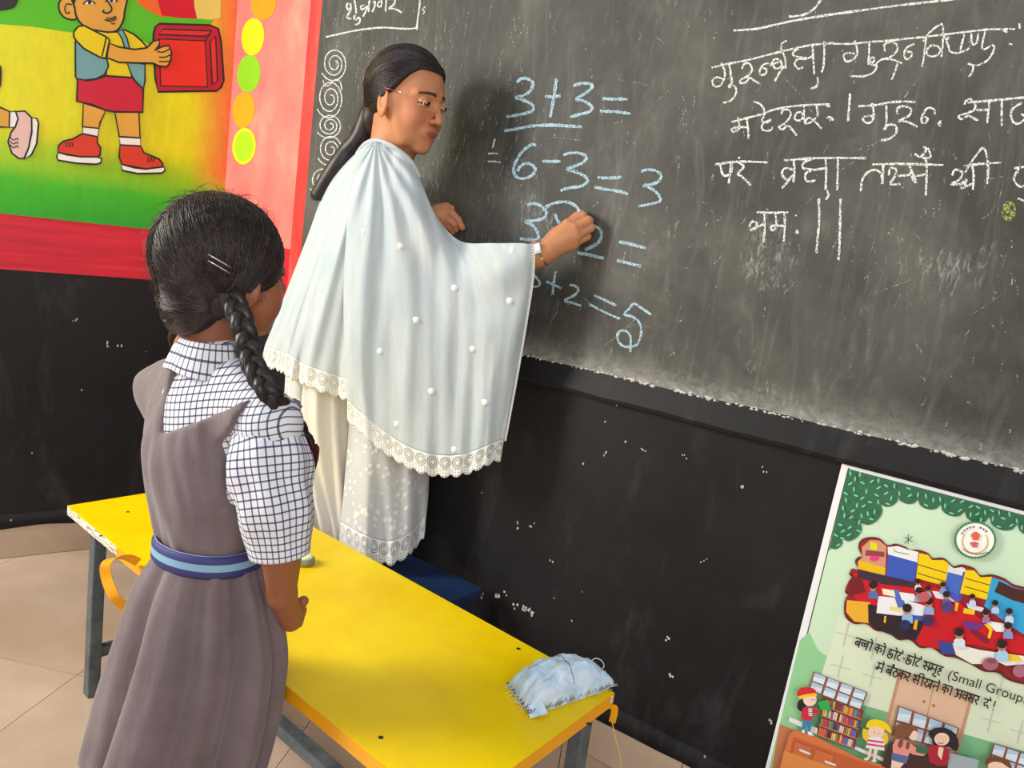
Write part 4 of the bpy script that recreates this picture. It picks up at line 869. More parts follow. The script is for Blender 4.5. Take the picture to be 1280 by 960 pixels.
for r_ in range(4):
    for k in range(17):
        u0 = 0.03+k*0.055; u1 = u0+0.046; v0 = 0.03+r_*0.245+random.uniform(0, 0.03); v1 = 0.03+r_*0.245+0.19
        if (r_, k) in ((0, 5), (0, 6), (1, 7), (2, 6), (2, 7), (3, 4), (0, 7), (3, 5)): continue
        f = lambda u, w_: tuple((Vector((215, 130, 0)).lerp(Vector((425, 205, 0)), u).lerp(Vector((175, 340, 0)).lerp(Vector((375, 415, 0)), u), w_))[:2])
        P.poly([f(u0, v0), f(u1, v0), f(u1, v1), f(u0, v1)], random.choice(bc))
    P.stroke([f(0, 0.235+r_*0.245), f(1, 0.235+r_*0.245)], (206, 130, 90), 1.3, smooth=0)
P.poly([(60, 310), (170, 345), (400, 460), (540, 500), (700, 560), (1300, 700), (1300, 800), (-80, 760), (-40, 560), (30, 330)], (214, 118, 70)); P.poly([(50, 345), (390, 470), (520, 510), (500, 560), (20, 460)], (196, 96, 56))
P.poly([(60, 370), (150, 402), (130, 470), (40, 440)], (206, 110, 66), 1, 0.8, ocol=(120, 60, 40)); P.poly([(170, 410), (270, 445), (250, 510), (150, 475)], (206, 110, 66), 1, 0.8, ocol=(120, 60, 40))
P.poly([(80, 408), (140, 432), (142, 444), (84, 422)], (226, 226, 226)); P.poly([(216, 470), (276, 492), (278, 504), (220, 484)], (226, 226, 226)); P.poly([(0, 420), (300, 520), (300, 700), (-60, 700)], (222, 140, 76))
P.poly([(555, 388), (700, 430), (870, 480), (880, 560), (700, 600), (520, 500)], (70, 46, 44)); P.poly([(880, 430), (1040, 470), (1020, 560), (870, 540)], (166, 178, 184))
SKN = (248, 212, 190)
# girl in red cap
P.poly([(80, 150), (70, 190), (90, 210), (120, 200), (110, 150)], (40, 34, 44), smooth=2); P.ell(138, 148, 36, 34, SKN); P.poly([(68, 110), (90, 85), (140, 82), (170, 100), (172, 128), (140, 118), (100, 132), (78, 136)], (214, 40, 44), smooth=2); P.poly([(74, 130), (120, 118), (172, 112), (176, 128), (120, 132), (84, 146)], (248, 196, 40))
P.poly([(105, 190), (150, 190), (188, 205), (180, 225), (155, 222), (150, 262), (105, 256), (90, 235)], (206, 44, 66), smooth=2); P.poly([(130, 195), (150, 195), (150, 235), (132, 232)], (240, 240, 240)); 
for q in (203, 214, 225): P.stroke([(131, q), (150, q+2)], (40, 40, 50), 0.9, smooth=0)
P.poly([(102, 255), (150, 262), (142, 318), (126, 316), (124, 280), (112, 312), (95, 306)], (60, 130, 170)); P.poly([(96, 306), (112, 312), (108, 326), (96, 322)], (236, 236, 236)); P.poly([(124, 316), (142, 320), (164, 340), (130, 336)], (236, 236, 236)); P.poly([(178, 160), (235, 148), (250, 205), (198, 204)], (56, 170, 76))
P.ell(150, 146, 2.5, 3, (30, 30, 30)); P.ell(162, 150, 2.5, 3, (30, 30, 30))
# girl in yellow hat
P.poly([(424, 300), (420, 350), (450, 372), (470, 330)], (240, 200, 60), smooth=2); P.poly([(545, 320), (556, 370), (530, 392), (510, 350)], (240, 200, 60), smooth=2); P.ell(492, 318, 44, 38, SKN); P.poly([(438, 292), (450, 262), (490, 252), (540, 268), (568, 300), (572, 328), (540, 308), (490, 292), (450, 298)], (250, 216, 20), smooth=2)
P.poly([(450, 348), (500, 346), (530, 360), (536, 420), (436, 404)], (236, 236, 240)); P.stroke([(446, 364), (530, 376)], (214, 60, 110), 2.4, smooth=0); P.stroke([(442, 384), (532, 398)], (214, 60, 110), 2.4, smooth=0)
P.poly([(455, 408), (470, 410), (458, 460), (444, 458)], SKN); P.poly([(482, 412), (500, 414), (488, 470), (474, 468)], SKN); P.ell(440, 464, 14, 7, (220, 226, 220)); P.ell(480, 474, 14, 7, (220, 226, 220)); P.ell(484, 322, 2.5, 3, (30, 30, 30)); P.ell(504, 328, 2.5, 3, (30, 30, 30))
# seated girl with brown plaits, woman with glasses
P.poly([(596, 360), (660, 372), (700, 400), (750, 430), (745, 448), (690, 440), (668, 430), (660, 450), (580, 430)], (236, 150, 140), smooth=2); P.poly([(576, 430), (668, 452), (650, 490), (570, 470)], (90, 110, 160)); P.poly([(575, 470), (640, 488), (620, 512), (570, 512)], SKN)
P.ell(690, 335, 24, 30, SKN); P.poly([(585, 320), (600, 285), (650, 276), (700, 290), (716, 320), (690, 312), (672, 340), (640, 358), (590, 345)], (132, 80, 56), smooth=2); P.ell(622, 382, 13, 24, (132, 80, 56), 0.3); P.ell(660, 392, 10, 22, (132, 80, 56), 0.2)
P.poly([(768, 330), (800, 300), (860, 298), (915, 330), (934, 390), (915, 425), (880, 400), (800, 400), (790, 360)], (40, 32, 40), smooth=2); P.ell(842, 358, 40, 34, SKN); P.poly([(775, 400), (820, 392), (880, 410), (866, 500), (776, 480)], (176, 36, 60), smooth=2); P.poly([(826, 400), (852, 404), (840, 470), (820, 440)], SKN); P.poly([(706, 392), (766, 402), (760, 440), (704, 428)], (60, 110, 84))
for x in (826, 856): P.ell(x, 350+(x-826)*0.2, 12, 10, (226, 160, 60)); P.ell(x, 350+(x-826)*0.2, 9.5, 7.5, (248, 220, 200))
P.stroke([(820, 376), (836, 382), (852, 378)], (180, 60, 60), 1)
P.ell(1140, 500, 52, 44, SKN); P.poly([(1074, 500), (1080, 460), (1140, 450), (1200, 476), (1215, 520), (1160, 484), (1110, 480)], (120, 70, 48), smooth=2)
P.build('printed_cartoon', M_print, poster)
# ================================================================ PEOPLE: implicit-surface toolkit
class SDF:
    def __init__(s, lo, hi, h):
        s.lo = np.array(lo, float); s.h = h; s.n = np.ceil((np.array(hi)-s.lo)/h).astype(int)+1
        s.d = np.full(s.n, 1e3, np.float32)
    def sl(s, lo, hi):
        a = np.clip(np.floor((np.array(lo)-s.lo)/s.h).astype(int), 0, s.n); b = np.clip(np.ceil((np.array(hi)-s.lo)/s.h).astype(int)+1, 0, s.n)
        if (b <= a).any(): return None, None
        g = [s.lo[k]+s.h*np.arange(a[k], b[k]) for k in range(3)]
        return tuple(slice(a[k], b[k]) for k in range(3)), np.meshgrid(*g, indexing='ij')
    def comb(s, S, d, k, sub=False):
        o = s.d[S]
        if sub:
            if k > 0: hh = np.maximum(k-np.abs(-d-o), 0)/k; s.d[S] = np.maximum(o, -d)+hh*hh*k/4
            else: s.d[S] = np.maximum(o, -d)
        else:
            if k > 0: hh = np.maximum(k-np.abs(d-o), 0)/k; s.d[S] = np.minimum(o, d)-hh*hh*k/4
            else: s.d[S] = np.minimum(o, d)
    def ell(s, c, r, k=0.0, sub=False, R=None):
        c = np.array(c, float); r = np.array(r, float)*np.ones(3); m = r.max()+k+3*s.h
        S, g = s.sl(c-m, c+m)
        if S is None: return s
        p = [g[i]-c[i] for i in range(3)]
        if R is not None: p = [R[0][j]*p[0]+R[1][j]*p[1]+R[2][j]*p[2] for j in range(3)]   # R columns = axes
        k0 = np.sqrt(sum((p[i]/r[i])**2 for i in range(3))); k1 = np.sqrt(sum((p[i]/r[i]**2)**2 for i in range(3)))+1e-9
        s.comb(S, (k0*(k0-1)/k1).astype(np.float32), k, sub); return s
    def cap(s, a, b, ra, rb, k=0.0, sub=False):
        a = np.array(a, float); b = np.array(b, float); m = max(ra, rb)+k+3*s.h
        S, g = s.sl(np.minimum(a, b)-m, np.maximum(a, b)+m)
        if S is None: return s
        ab = b-a; L = max(ab@ab, 1e-12); t = np.clip(sum((g[i]-a[i])*ab[i] for i in range(3))/L, 0, 1)
        d = np.sqrt(sum((g[i]-a[i]-t*ab[i])**2 for i in range(3)))-(ra+t*(rb-ra)); s.comb(S, d.astype(np.float32), k, sub); return s
    def chain(s, pts, rad, k=0.004, k0=None):
        for i in range(len(pts)-1): s.cap(pts[i], pts[i+1], rad[i], rad[i+1], (k0 if (i == 0 and k0) else k))
        return s
    def mesh(s):
        d = s.d; sg = d < 0; nx, ny, nz = d.shape
        c = np.zeros((nx-1, ny-1, nz-1), int)
        for i in (0, 1):
            for j in (0, 1):
                for k in (0, 1): c += sg[i:nx-1+i, j:ny-1+j, k:nz-1+k]
        act = (c > 0) & (c < 8); idx = np.argwhere(act); vid = np.full(act.shape, -1); vid[act] = np.arange(len(idx))
        acc = np.zeros((len(idx), 3)); cnt = np.zeros(len(idx)); I = idx.T
        for ax in range(3):
            o = [x for x in range(3) if x != ax]
            for i in (0, 1):
                for j in (0, 1):
                    off = np.zeros(3, int); off[o[0]] = i; off[o[1]] = j; off2 = off.copy(); off2[ax] = 1
                    a = d[I[0]+off[0], I[1]+off[1], I[2]+off[2]]; b = d[I[0]+off2[0], I[1]+off2[1], I[2]+off2[2]]
                    m = (a < 0) != (b < 0); t = np.where(m, a/(a-b+1e-20), 0); p = np.tile(off.astype(float), (len(a), 1)); p[:, ax] += t
                    acc[m] += p[m]; cnt[m] += 1
        V = s.lo+s.h*(idx+acc/cnt[:, None]); F = []
        for ax in range(3):
            o1, o2 = (ax+1) % 3, (ax+2) % 3
            A = np.take(sg, range(0, d.shape[ax]-1), ax); B = np.take(sg, range(1, d.shape[ax]), ax); e = np.argwhere(A != B)
            e = e[(e[:, o1] > 0) & (e[:, o2] > 0) & (e[:, o1] < d.shape[o1]-1) & (e[:, o2] < d.shape[o2]-1)]
            def q(i, j): x = e.copy(); x[:, o1] -= i; x[:, o2] -= j; return vid[x[:, 0], x[:, 1], x[:, 2]]
            quad = np.stack([q(1, 1), q(0, 1), q(0, 0), q(1, 0)], 1); ins = sg[e[:, 0], e[:, 1], e[:, 2]]
            quad[~ins] = quad[~ins][:, ::-1]; F.append(quad)
        return V, np.concatenate(F)
def relax(V, F, it=2, lam=0.5):
    V = V.copy(); n = len(V)
    for _ in range(it):
        acc = np.zeros_like(V); cnt = np.zeros(n)
        for a in range(4):
            b = (a+1) % 4; np.add.at(acc, F[:, a], V[F[:, b]]); np.add.at(cnt, F[:, a], 1); np.add.at(acc, F[:, b], V[F[:, a]]); np.add.at(cnt, F[:, b], 1)
        V += lam*(acc/np.maximum(cnt, 1)[:, None]-V)
    return V
def jn(*ms):     # join (V, F) pairs
    V = []; F = []; n = 0
    for v, f in ms: V.append(np.asarray(v, float)); F += [tuple(int(x)+n for x in q) for q in f]; n += len(v)
    return np.concatenate(V), F
def toW(V, M): A = np.array(M); return V@A[:3, :3].T+A[:3, 3]
def frame(fwd, pos, pitch=0.0, roll=0.0, sc=1.0):
    x = Vector(fwd).normalized(); z = Vector((0, 0, 1)); y = z.cross(x).normalized()
    M = Matrix(((x.x, y.x, z.x, 0), (x.y, y.y, z.y, 0), (x.z, y.z, z.z, 0), (0, 0, 0, 1)))
    return Matrix.Translation(pos) @ M @ Matrix.Rotation(pitch, 4, 'Y') @ Matrix.Rotation(roll, 4, 'X') @ Matrix.Scale(sc, 4)
def head_sdf(adult=True):
    s = SDF((-13, -10.5, -18), (13.5, 10.5, 14), 0.22)
    s.ell((-1.0, 0, 3.0), (9.4, 7.3, 8.4)); s.ell((2.2, 0, -3.2), (6.0, 5.7, 7.4), 2.5)
    s.ell((3.2, 0, -7.0), (4.9, 4.7, 3.2), 2.0); s.ell((6.6, 0, -9.2), (1.7, 1.9, 1.5), 1.6)
    for y in (-1, 1):
        s.ell((5.0, 3.7*y, -3.2), (2.6, 2.1, 2.8), 1.8); s.cap((7.5, 1.6*y, 2.0), (6.2, 4.5*y, 1.9), 1.0, 0.6, 1.6)
        s.cap((0.8, 6.1*y, -1.0), (4.0, 3.9*y, -8.0), 1.3, 1.2, 2.0)
    s.cap((-2.2, 0, -5), (-1.6 if adult else -2.6, 0, -17), 5.2 if adult else 4.6, 5.3 if adult else 4.6, 2.5)
    for y in (-1, 1): s.ell((8.9, 3.1*y, 0.5), (1.5, 1.7, 1.15), 0.9, True)
    s.cap((8.0, 0, 1.8), (9.9, 0, -2.6), 0.62, 0.85, 0.9); s.ell((9.9, 0, -3.0), (1.0, 0.95, 0.85), 0.6)
    for y in (-1, 1): s.ell((9.0, 1.15*y, -3.3), (0.85, 0.6, 0.6), 0.4); s.ell((9.7, 0.62*y, -3.95), (0.45, 0.3, 0.35), 0.2, True)
    s.ell((7.9, 0, -5.6), (1.1, 2.6, 1.3), 1.0)
    s.ell((8.25, 0, -5.6), (0.75, 2.2, 0.40), 0.4); s.ell((8.1, 0, -6.45), (0.8, 1.8, 0.44), 0.4); s.cap((9.6, -1.9, -6.02), (9.6, 1.9, -6.02), 0.10, 0.10, 0.12, True)
    for y in (-1, 1):
        s.ell((7.35, 3.1*y, 0.45), (1.25, 1.45, 1.2), 0.15)                      # eyelids over the ball
        R = Matrix.Rotation(0.35*y, 3, 'Z') @ Matrix.Rotation(-0.15, 3, 'Y'); R = [[R[i][j] for j in range(3)] for i in range(3)]
        s.ell((-0.6, 7.5*y, -1.4), (2.05, 0.8, 3.5), 0.35, False, R); s.ell((-0.2, 8.3*y, -0.7), (1.2, 0.55, 2.3), 0.3, True, R); s.ell((0.5, 7.5*y, -1.9), (0.6, 0.5, 0.8), 0.3)
    return s
def head_cols(V, skin, lip, brow):
    K = np.tile(np.array(lin(skin)), (len(V), 1)); x, y, z = V.T
    def blend(w, c): w = np.clip(w, 0, 1)[:, None]; K[:] = K*(1-w)+np.array(lin(c))*w
    blend(0.30*np.exp(-((z+3)/2.6)**2-((np.abs(y)-4.4)/2.2)**2)*(x > 2), (206, 112, 86))
    wl = (1-((y/2.0)**2+((z+6.02)/0.85)**2))*3.0; blend(np.where(x > 7.8, wl, 0), lip)
    ya = np.abs(y); zb = 2.35+0.25*np.sin((ya-1.2)/3.6*np.pi)-0.10*(ya-1.2)
    wb = (1-np.abs(z-zb)/(0.60-0.06*ya))*2.2*(ya > 1.1)*(ya < 5.0); blend(np.where(x > 4.5, wb, 0)*0.9, brow)
    we = (1-(((ya-3.1)/1.45)**2+((z-0.05)/0.16)**2))*4; 
    blend(np.where(x > 6.5, (1-np.abs(z-(-0.12+0.18*((ya-3.1)/1.4)**2))/0.17)*2.0*(np.abs(ya-3.1) < 1.5), 0), (36, 22, 20))
    return K
def skinmat(name):
    m = mat(name, rough=0.5, spec=0.35); a = nd(m, 'ShaderNodeAttribute'); a.attribute_name = 'Col'
    f = ramp(m, tnoise(m, texco(m), 45, 4, 0.6), [(0.3, (0.93, 0.92, 0.91)), (0.7, (1, 1, 1))])
    lk(m, mix(m, 1.0, a.outputs['Color'], f, 'MULTIPLY'), bsdf(m).inputs['Base Color'])
    b = bsdf(m); b.inputs['Subsurface Weight'].default_value = 0.12; b.inputs['Subsurface Radius'].default_value = (0.012, 0.004, 0.002); b.inputs['Subsurface Scale'].default_value = 1.0
    bump(m, tnoise(m, texco(m), 700, 3), 0.08, 0.0006); return m
M_skin = skinmat('skin')
def hairmat(name, c1, c2, rough=0.36):
    m = mat(name, c1, rough, 0.5); v = texco(m); n = tnoise(m, v, 60, 4, 0.7)
    lk(m, ramp(m, n, [(0.35, lin(c1)), (0.7, lin(c2))]), bsdf(m).inputs['Base Color']); return m
M_hair = hairmat('dark_hair', (22, 15, 15), (44, 30, 27), 0.42); M_hair_t = hairmat('black_brown_hair', (22, 15, 16), (46, 31, 30), 0.45)
def strands(name, paths, rad, m, parent):
    cu = bpy.data.curves.new(name, 'CURVE'); cu.dimensions = '3D'; cu.bevel_depth = 1.0; cu.bevel_resolution = 0; cu.use_fill_caps = False
    for P_, r_ in paths:
        sp_ = cu.splines.new('POLY'); sp_.points.add(len(P_)-1)
        for i, p in enumerate(P_): sp_.points[i].co = (*p, 1); sp_.points[i].radius = r_*rad*(1 if i < len(P_)-2 else 0.5)
    cu.materials.append(m); o = bpy.data.objects.new(name, cu); C.objects.link(o); put(o, parent); o['kind'] = 'stuff'; return o
def slerp_path(a, b, n, c, r, lift=1.0, sag=0.0):   # path over an ellipsoid (centre c, radii r) between two directions
    a = a.normalized(); b = b.normalized(); w = math.acos(max(-1, min(1, a.dot(b)))); out = []
    for i in range(n):
        t = i/(n-1); d = (a*math.sin((1-t)*w)+b*math.sin(t*w))/max(math.sin(w), 1e-4) if w > 1e-3 else a
        d.z -= sag*math.sin(math.pi*t); d.normalize(); out.append(Vector((c[0]+d.x*r[0]*lift, c[1]+d.y*r[1]*lift, c[2]+d.z*r[2]*lift)))
    return out
# sheets of cloth from a net of photo columns
def catarr(A, n):      # A: (k, ...) control rows -> n samples
    A = np.asarray(A, float); k = len(A); t = np.linspace(0, k-1, n); i = np.minimum(t.astype(int), k-2); f = (t-i).reshape((-1,)+(1,)*(A.ndim-1))
    g = lambda j: A[np.clip(j, 0, k-1)]
    p0, p1, p2, p3 = g(i-1), g(i), g(i+1), g(i+2)
    return 0.5*(2*p1+(p2-p0)*f+(2*p0-5*p1+4*p2-p3)*f*f+(3*p1-p0-3*p2+p3)*f**3)
def ray_np(x, y): return np.array(vF)[None]+np.array(vR)[None]*((x-640)/FPX)[:, None]-np.array(vU)[None]*((y-480)/FPX)[:, None]
def sheet(cols, nu, nv, fold=None):
    N = catarr(np.array([catarr(c, nv) for c in cols]), nu)          # nu, nv, 3
    U_, V_ = np.meshgrid(np.linspace(0, 1, nu), np.linspace(0, 1, nv), indexing='ij')
    X, Y_, D = N[..., 0], N[..., 1], N[..., 2].copy()
    if fold is not None: D = D+fold(U_, V_, X, Y_)
    d = ray_np(X.ravel(), Y_.ravel()); W_ = np.array(CAM)[None]+d*(D.ravel()/d[:, 1])[:, None]
    W_ = W_.reshape(nu, nv, 3); nr = np.array(NR)   # keep everything off the wall
    dist = (W_-np.array(CORNER))@nr; W_ = W_+np.maximum(0.02-dist, 0)[..., None]*nr
    du = np.linalg.norm(np.diff(W_, axis=0), axis=2).mean(1); dv = np.linalg.norm(np.diff(W_, axis=1), axis=2).mean(0)
    uu = np.concatenate([[0], np.cumsum(du)]); vv = np.concatenate([[0], np.cumsum(dv)])
    uv = np.stack(np.meshgrid(uu, vv, indexing='ij'), -1)
    F = [(i*nv+j, i*nv+j+1, (i+1)*nv+j+1, (i+1)*nv+j) for i in range(nu-1) for j in range(nv-1)]
    return W_, F, uv
def cloth(name, G, F, uv, m, parent, th=0.0014):
    o = part(name, G.reshape(-1, 3), F, m, parent, smooth=True, uvs=uv.reshape(-1, 2))
    if th: s_ = o.modifiers.new('thickness', 'SOLIDIFY'); s_.thickness = th; s_.offset = 0
    return o
def pn(x, y, z=0.0): return noise.noise(Vector((x, y, z)))
vpn = np.vectorize(pn)

def pusher(s, full):      # keep combed strands just outside the hair cap (local coordinates)
    g = np.gradient(full, s.h)
    def f(P_, lift):
        A = np.array([list(p) for p in P_])
        for _ in range(3):
            I = np.clip(np.round((A-s.lo)/s.h).astype(int), 1, np.array(full.shape)-2); d = full[I[:, 0], I[:, 1], I[:, 2]]
            n_ = np.stack([g[k][I[:, 0], I[:, 1], I[:, 2]] for k in range(3)], 1); n_ /= np.linalg.norm(n_, axis=1)[:, None]+1e-6
            A += n_*np.clip(lift-d, -0.5, 1.5)[:, None]
        return [Vector(a) for a in A]
    return f
# ================================================================ TEACHER
M_dup = mat('sheer_white_cotton', (224, 234, 236), 0.8, 0.2); v = texco(M_dup, 'UV')
fib = tnoise(M_dup, texco(M_dup, 'UV', (9, 1.2, 1)), 7, 5, 0.6, 0.4)
lk(M_dup, ramp(M_dup, fib, [(0.25, lin((205, 220, 225))), (0.5, lin((219, 227, 229))), (0.8, lin((236, 238, 234)))]), bsdf(M_dup).inputs['Base Color'])
def sheer(m, alpha, trans=0.25):
    nt = m.node_tree; b = bsdf(m); out = nt.nodes['Material Output']; tr = nd(m, 'ShaderNodeBsdfTranslucent'); tp_ = nd(m, 'ShaderNodeBsdfTransparent')
    m1 = nd(m, 'ShaderNodeMixShader'); m2 = nd(m, 'ShaderNodeMixShader'); m1.inputs[0].default_value = trans
    src = b.inputs['Base Color'].links[0].from_socket if b.inputs['Base Color'].links else None
    if src: lk(m, src, tr.inputs[0])
    else: tr.inputs[0].default_value = b.inputs['Base Color'].default_value
    lk(m, b.outputs[0], m1.inputs[1]); lk(m, tr.outputs[0], m1.inputs[2]); lk(m, tp_.outputs[0], m2.inputs[1]); lk(m, m1.outputs[0], m2.inputs[2])
    if hasattr(alpha, 'links'): lk(m, alpha, m2.inputs[0])
    else: m2.inputs[0].default_value = alpha
    lk(m, m2.outputs[0], out.inputs['Surface'])
sheer(M_dup, mth(M_dup, 'MULTIPLY_ADD', tnoise(M_dup, texco(M_dup, 'UV', (3, 1, 1)), 6, 3), 0.2, 0.70), 0.25)
M_lace = mat('white_lace', (238, 238, 234), 0.85, 0.2)
def lace_alpha(m, per, rows):      # openwork: rings between solid bars, in metres of uv.x and 0..1 of uv.y
    t = nd(m, 'ShaderNodeTexCoord'); s_ = nd(m, 'ShaderNodeSeparateXYZ'); lk(m, t.outputs['UV'], s_.inputs[0]); u, w = s_.outputs[0], s_.outputs[1]
    fx = mth(m, 'SUBTRACT', mth(m, 'FRACT', mth(m, 'DIVIDE', u, per)), 0.5)
    def ring(cy, r0, r1, sx=1.0, sy=0.62, src=None):
        a = mth(m, 'MULTIPLY', src if src is not None else fx, sx); b = mth(m, 'MULTIPLY', mth(m, 'SUBTRACT', w, cy), 1/sy)
        d = mth(m, 'SQRT', mth(m, 'ADD', mth(m, 'MULTIPLY', a, a), mth(m, 'MULTIPLY', b, b)))
        return mth(m, 'MULTIPLY', mth(m, 'GREATER_THAN', d, r0), mth(m, 'LESS_THAN', d, r1))
    hole = mth(m, 'MAXIMUM', ring(0.36, 0.15, 0.21), ring(0.36, 0.27, 0.34)); hole = mth(m, 'MAXIMUM', hole, ring(0.36, 0.40, 0.46))
    f2 = mth(m, 'SUBTRACT', mth(m, 'FRACT', mth(m, 'DIVIDE', u, per/4)), 0.5); g2 = mth(m, 'SUBTRACT', mth(m, 'FRACT', mth(m, 'MULTIPLY', w, 8)), 0.5)
    dia = mth(m, 'ADD', mth(m, 'ABSOLUTE', f2), mth(m, 'ABSOLUTE', g2)); low = mth(m, 'GREATER_THAN', w, 0.66)
    hole = mth(m, 'MAXIMUM', mth(m, 'MULTIPLY', hole, mth(m, 'LESS_THAN', w, 0.68)), mth(m, 'MULTIPLY', mth(m, 'LESS_THAN', dia, 0.27), low))
    return mth(m, 'SUBTRACT', 1.0, mth(m, 'MULTIPLY', hole, 0.85))
def lace_alpha_fix(m, x): return x
al = lace_alpha(M_lace, 0.030, 1); sheer(M_lace, al, 0.1)
M_lace2 = mat('white_edging', (240, 240, 236), 0.85, 0.2)
t = nd(M_lace2, 'ShaderNodeTexCoord'); s_ = nd(M_lace2, 'ShaderNodeSeparateXYZ'); lk(M_lace2, t.outputs['UV'], s_.inputs[0])
st_ = mth(M_lace2, 'GREATER_THAN', mth(M_lace2, 'FRACT', mth(M_lace2, 'DIVIDE', s_.outputs[0], 0.0062)), 0.42)
mid = mth(M_lace2, 'MULTIPLY', mth(M_lace2, 'GREATER_THAN', s_.outputs[1], 0.3), mth(M_lace2, 'LESS_THAN', s_.outputs[1], 0.8))
sheer(M_lace2, mth(M_lace2, 'SUBTRACT', 1.0, mth(M_lace2, 'MULTIPLY', mth(M_lace2, 'MULTIPLY', st_, mid), 0.7)), 0.1)
hp = atY(509, 128, 1.96); HM = frame((math.cos(math.radians(-30)), math.sin(math.radians(-30)), 0), hp, math.radians(6), math.radians(0), 0.0101)
teacher = empty('person', (hp.x-0.06, 2.03, 0), 'woman in white lace-edged shawl and glasses writing on the blackboard with chalk', 'person')
SKT = (196, 132, 92)
s = head_sdf(); V, F = s.mesh(); V = relax(V, F, 1, 0.4); K = head_cols(V, SKT, (166, 80, 76), (40, 26, 24)); HV = toW(V, HM)
# right hand and forearm (photo zoom coordinates)
def zz(x, y, Y): p = atY(540+x/5.333, 240+y/5.333, Y); return np.array(p)
W0 = zz(700, 422, 1.808); EL = np.array(atY(590, 345, 1.885))
MC = [zz(905, 215, 1.802), zz(948, 243, 1.796), zz(960, 292, 1.797), zz(944, 345, 1.803)]
PI_ = [zz(1004, 160, 1.812), zz(1043, 192, 1.806), zz(1057, 238, 1.808), zz(1034, 296, 1.816)]
DI = [zz(998, 150, 1.842), zz(1034, 196, 1.838), zz(1040, 246, 1.840), zz(1012, 298, 1.842)]
TI = [zz(962, 158, 1.852), zz(992, 208, 1.852), zz(995, 256, 1.852), zz(975, 296, 1.852)]
lo = np.min([W0, EL]+PI_+TI+MC, axis=0)-0.05; hi = np.max([W0, EL]+PI_+TI+MC, axis=0)+0.05
hs = SDF(lo, hi, 0.0018)
hs.cap(EL, W0+(EL-W0)*0.15, 0.031, 0.0255, 0.0); hs.cap(W0+(EL-W0)*0.2, W0, 0.027, 0.0245, 0.01); hs.cap(W0, zz(780, 385, 1.803), 0.0245, 0.026, 0.02)
for a in MC: hs.cap(zz(760, 390, 1.806), a, 0.020, 0.0128, 0.009)
hs.ell(zz(855, 315, 1.812), (0.030, 0.018, 0.027), 0.012)
for i in range(4):
    r = (0.0104, 0.0104, 0.0098, 0.0090)[i]
    hs.cap(MC[i], PI_[i], r*1.05, r, 0.0022); hs.cap(PI_[i], DI[i], r, r*0.92, 0.003); hs.cap(DI[i], TI[i], r*0.92, r*0.82, 0.002)
hs.cap(zz(800, 330, 1.822), zz(880, 240, 1.842), 0.015, 0.0115, 0.012); hs.cap(zz(880, 240, 1.842), zz(948, 172, 1.850), 0.0112, 0.009, 0.003)
Vh, Fh = hs.mesh(); Vh = relax(Vh, Fh, 1, 0.4)
# left hand resting on the board
wl = lambda x, y, off: np.array(onR(540+x/5.333, 240+y/5.333, off+0.013))
lo = np.min([wl(-60, 60, .0), wl(250, 300, .09), wl(-60, 60, .09), wl(250, 300, 0)], axis=0)-0.02; hi = np.max([wl(-60, 60, .0), wl(250, 300, .09), wl(-60, 60, .09), wl(250, 300, 0)], axis=0)+0.02
ls = SDF(lo, hi, 0.0020)
ls.cap(wl(-40, 180, .05), wl(40, 150, .035), 0.024, 0.022, 0.0); ls.ell(wl(60, 160, .028), 0.027, 0.015)
ls.chain([wl(70, 130, .03), wl(130, 145, .026), wl(172, 188, .016), wl(200, 238, .010)], [0.013, 0.0108, 0.0098, 0.0085], 0.004, 0.01)
ls.chain([wl(65, 160, .026), wl(112, 190, .028), wl(145, 215, .02), wl(160, 250, .011)], [0.013, 0.0105, 0.0098, 0.0085], 0.003, 0.008)
ls.chain([wl(60, 185, .026), wl(95, 215, .026), wl(122, 238, .02), wl(136, 268, .011)], [0.013, 0.0105, 0.0098, 0.0085], 0.003, 0.008)
ls.chain([wl(50, 205, .026), wl(78, 235, .024), wl(98, 258, .018), wl(106, 284, .011)], [0.012, 0.0095, 0.0088, 0.0075], 0.003, 0.008)
ls.chain([wl(50, 120, .026), wl(95, 100, .022), wl(130, 112, .014)], [0.013, 0.0108, 0.009], 0.003, 0.008)
Vl, Fl = ls.mesh(); Vl = relax(Vl, Fl, 1, 0.4)
# torso, upper arms, legs and feet under the clothes
nk = np.array(HM @ Vector((-1.8, 0, -15))); ts = SDF((-0.75, 1.75, 0), (0.05, 2.35, 1.35), 0.011)
fd_t = np.array([0.85, -0.1, 0]); ctr = np.array(atY(464, 250, 2.045)); ctr[2] = 0
P3 = lambda dx, dy, z: ctr+np.array([dx, dy, z])
ts.cap(nk, P3(-.01, 0, 1.20), 0.052, 0.055, 0.0); shR, shL = P3(.015, -.10, 1.185), P3(-.02, .11, 1.19)
ts.cap(shR, shL, 0.046, 0.046, 0.04); ts.ell(P3(-.015, .01, 1.07), (0.10, 0.125, 0.16), 0.06); ts.ell(P3(-.03, .01, 0.90), (0.09, 0.11, 0.16), 0.06); ts.ell(P3(-.045, .03, 0.76), (0.085, 0.085, 0.11), 0.06)
EL2 = EL; ts.cap(shR, EL2, 0.042, 0.030, 0.03); el3 = np.array(onR(520, 330, .13)); ts.cap(shL, el3, 0.044, 0.034, 0.03); ts.cap(el3, wl(-40, 180, .05), 0.034, 0.025, 0.01)
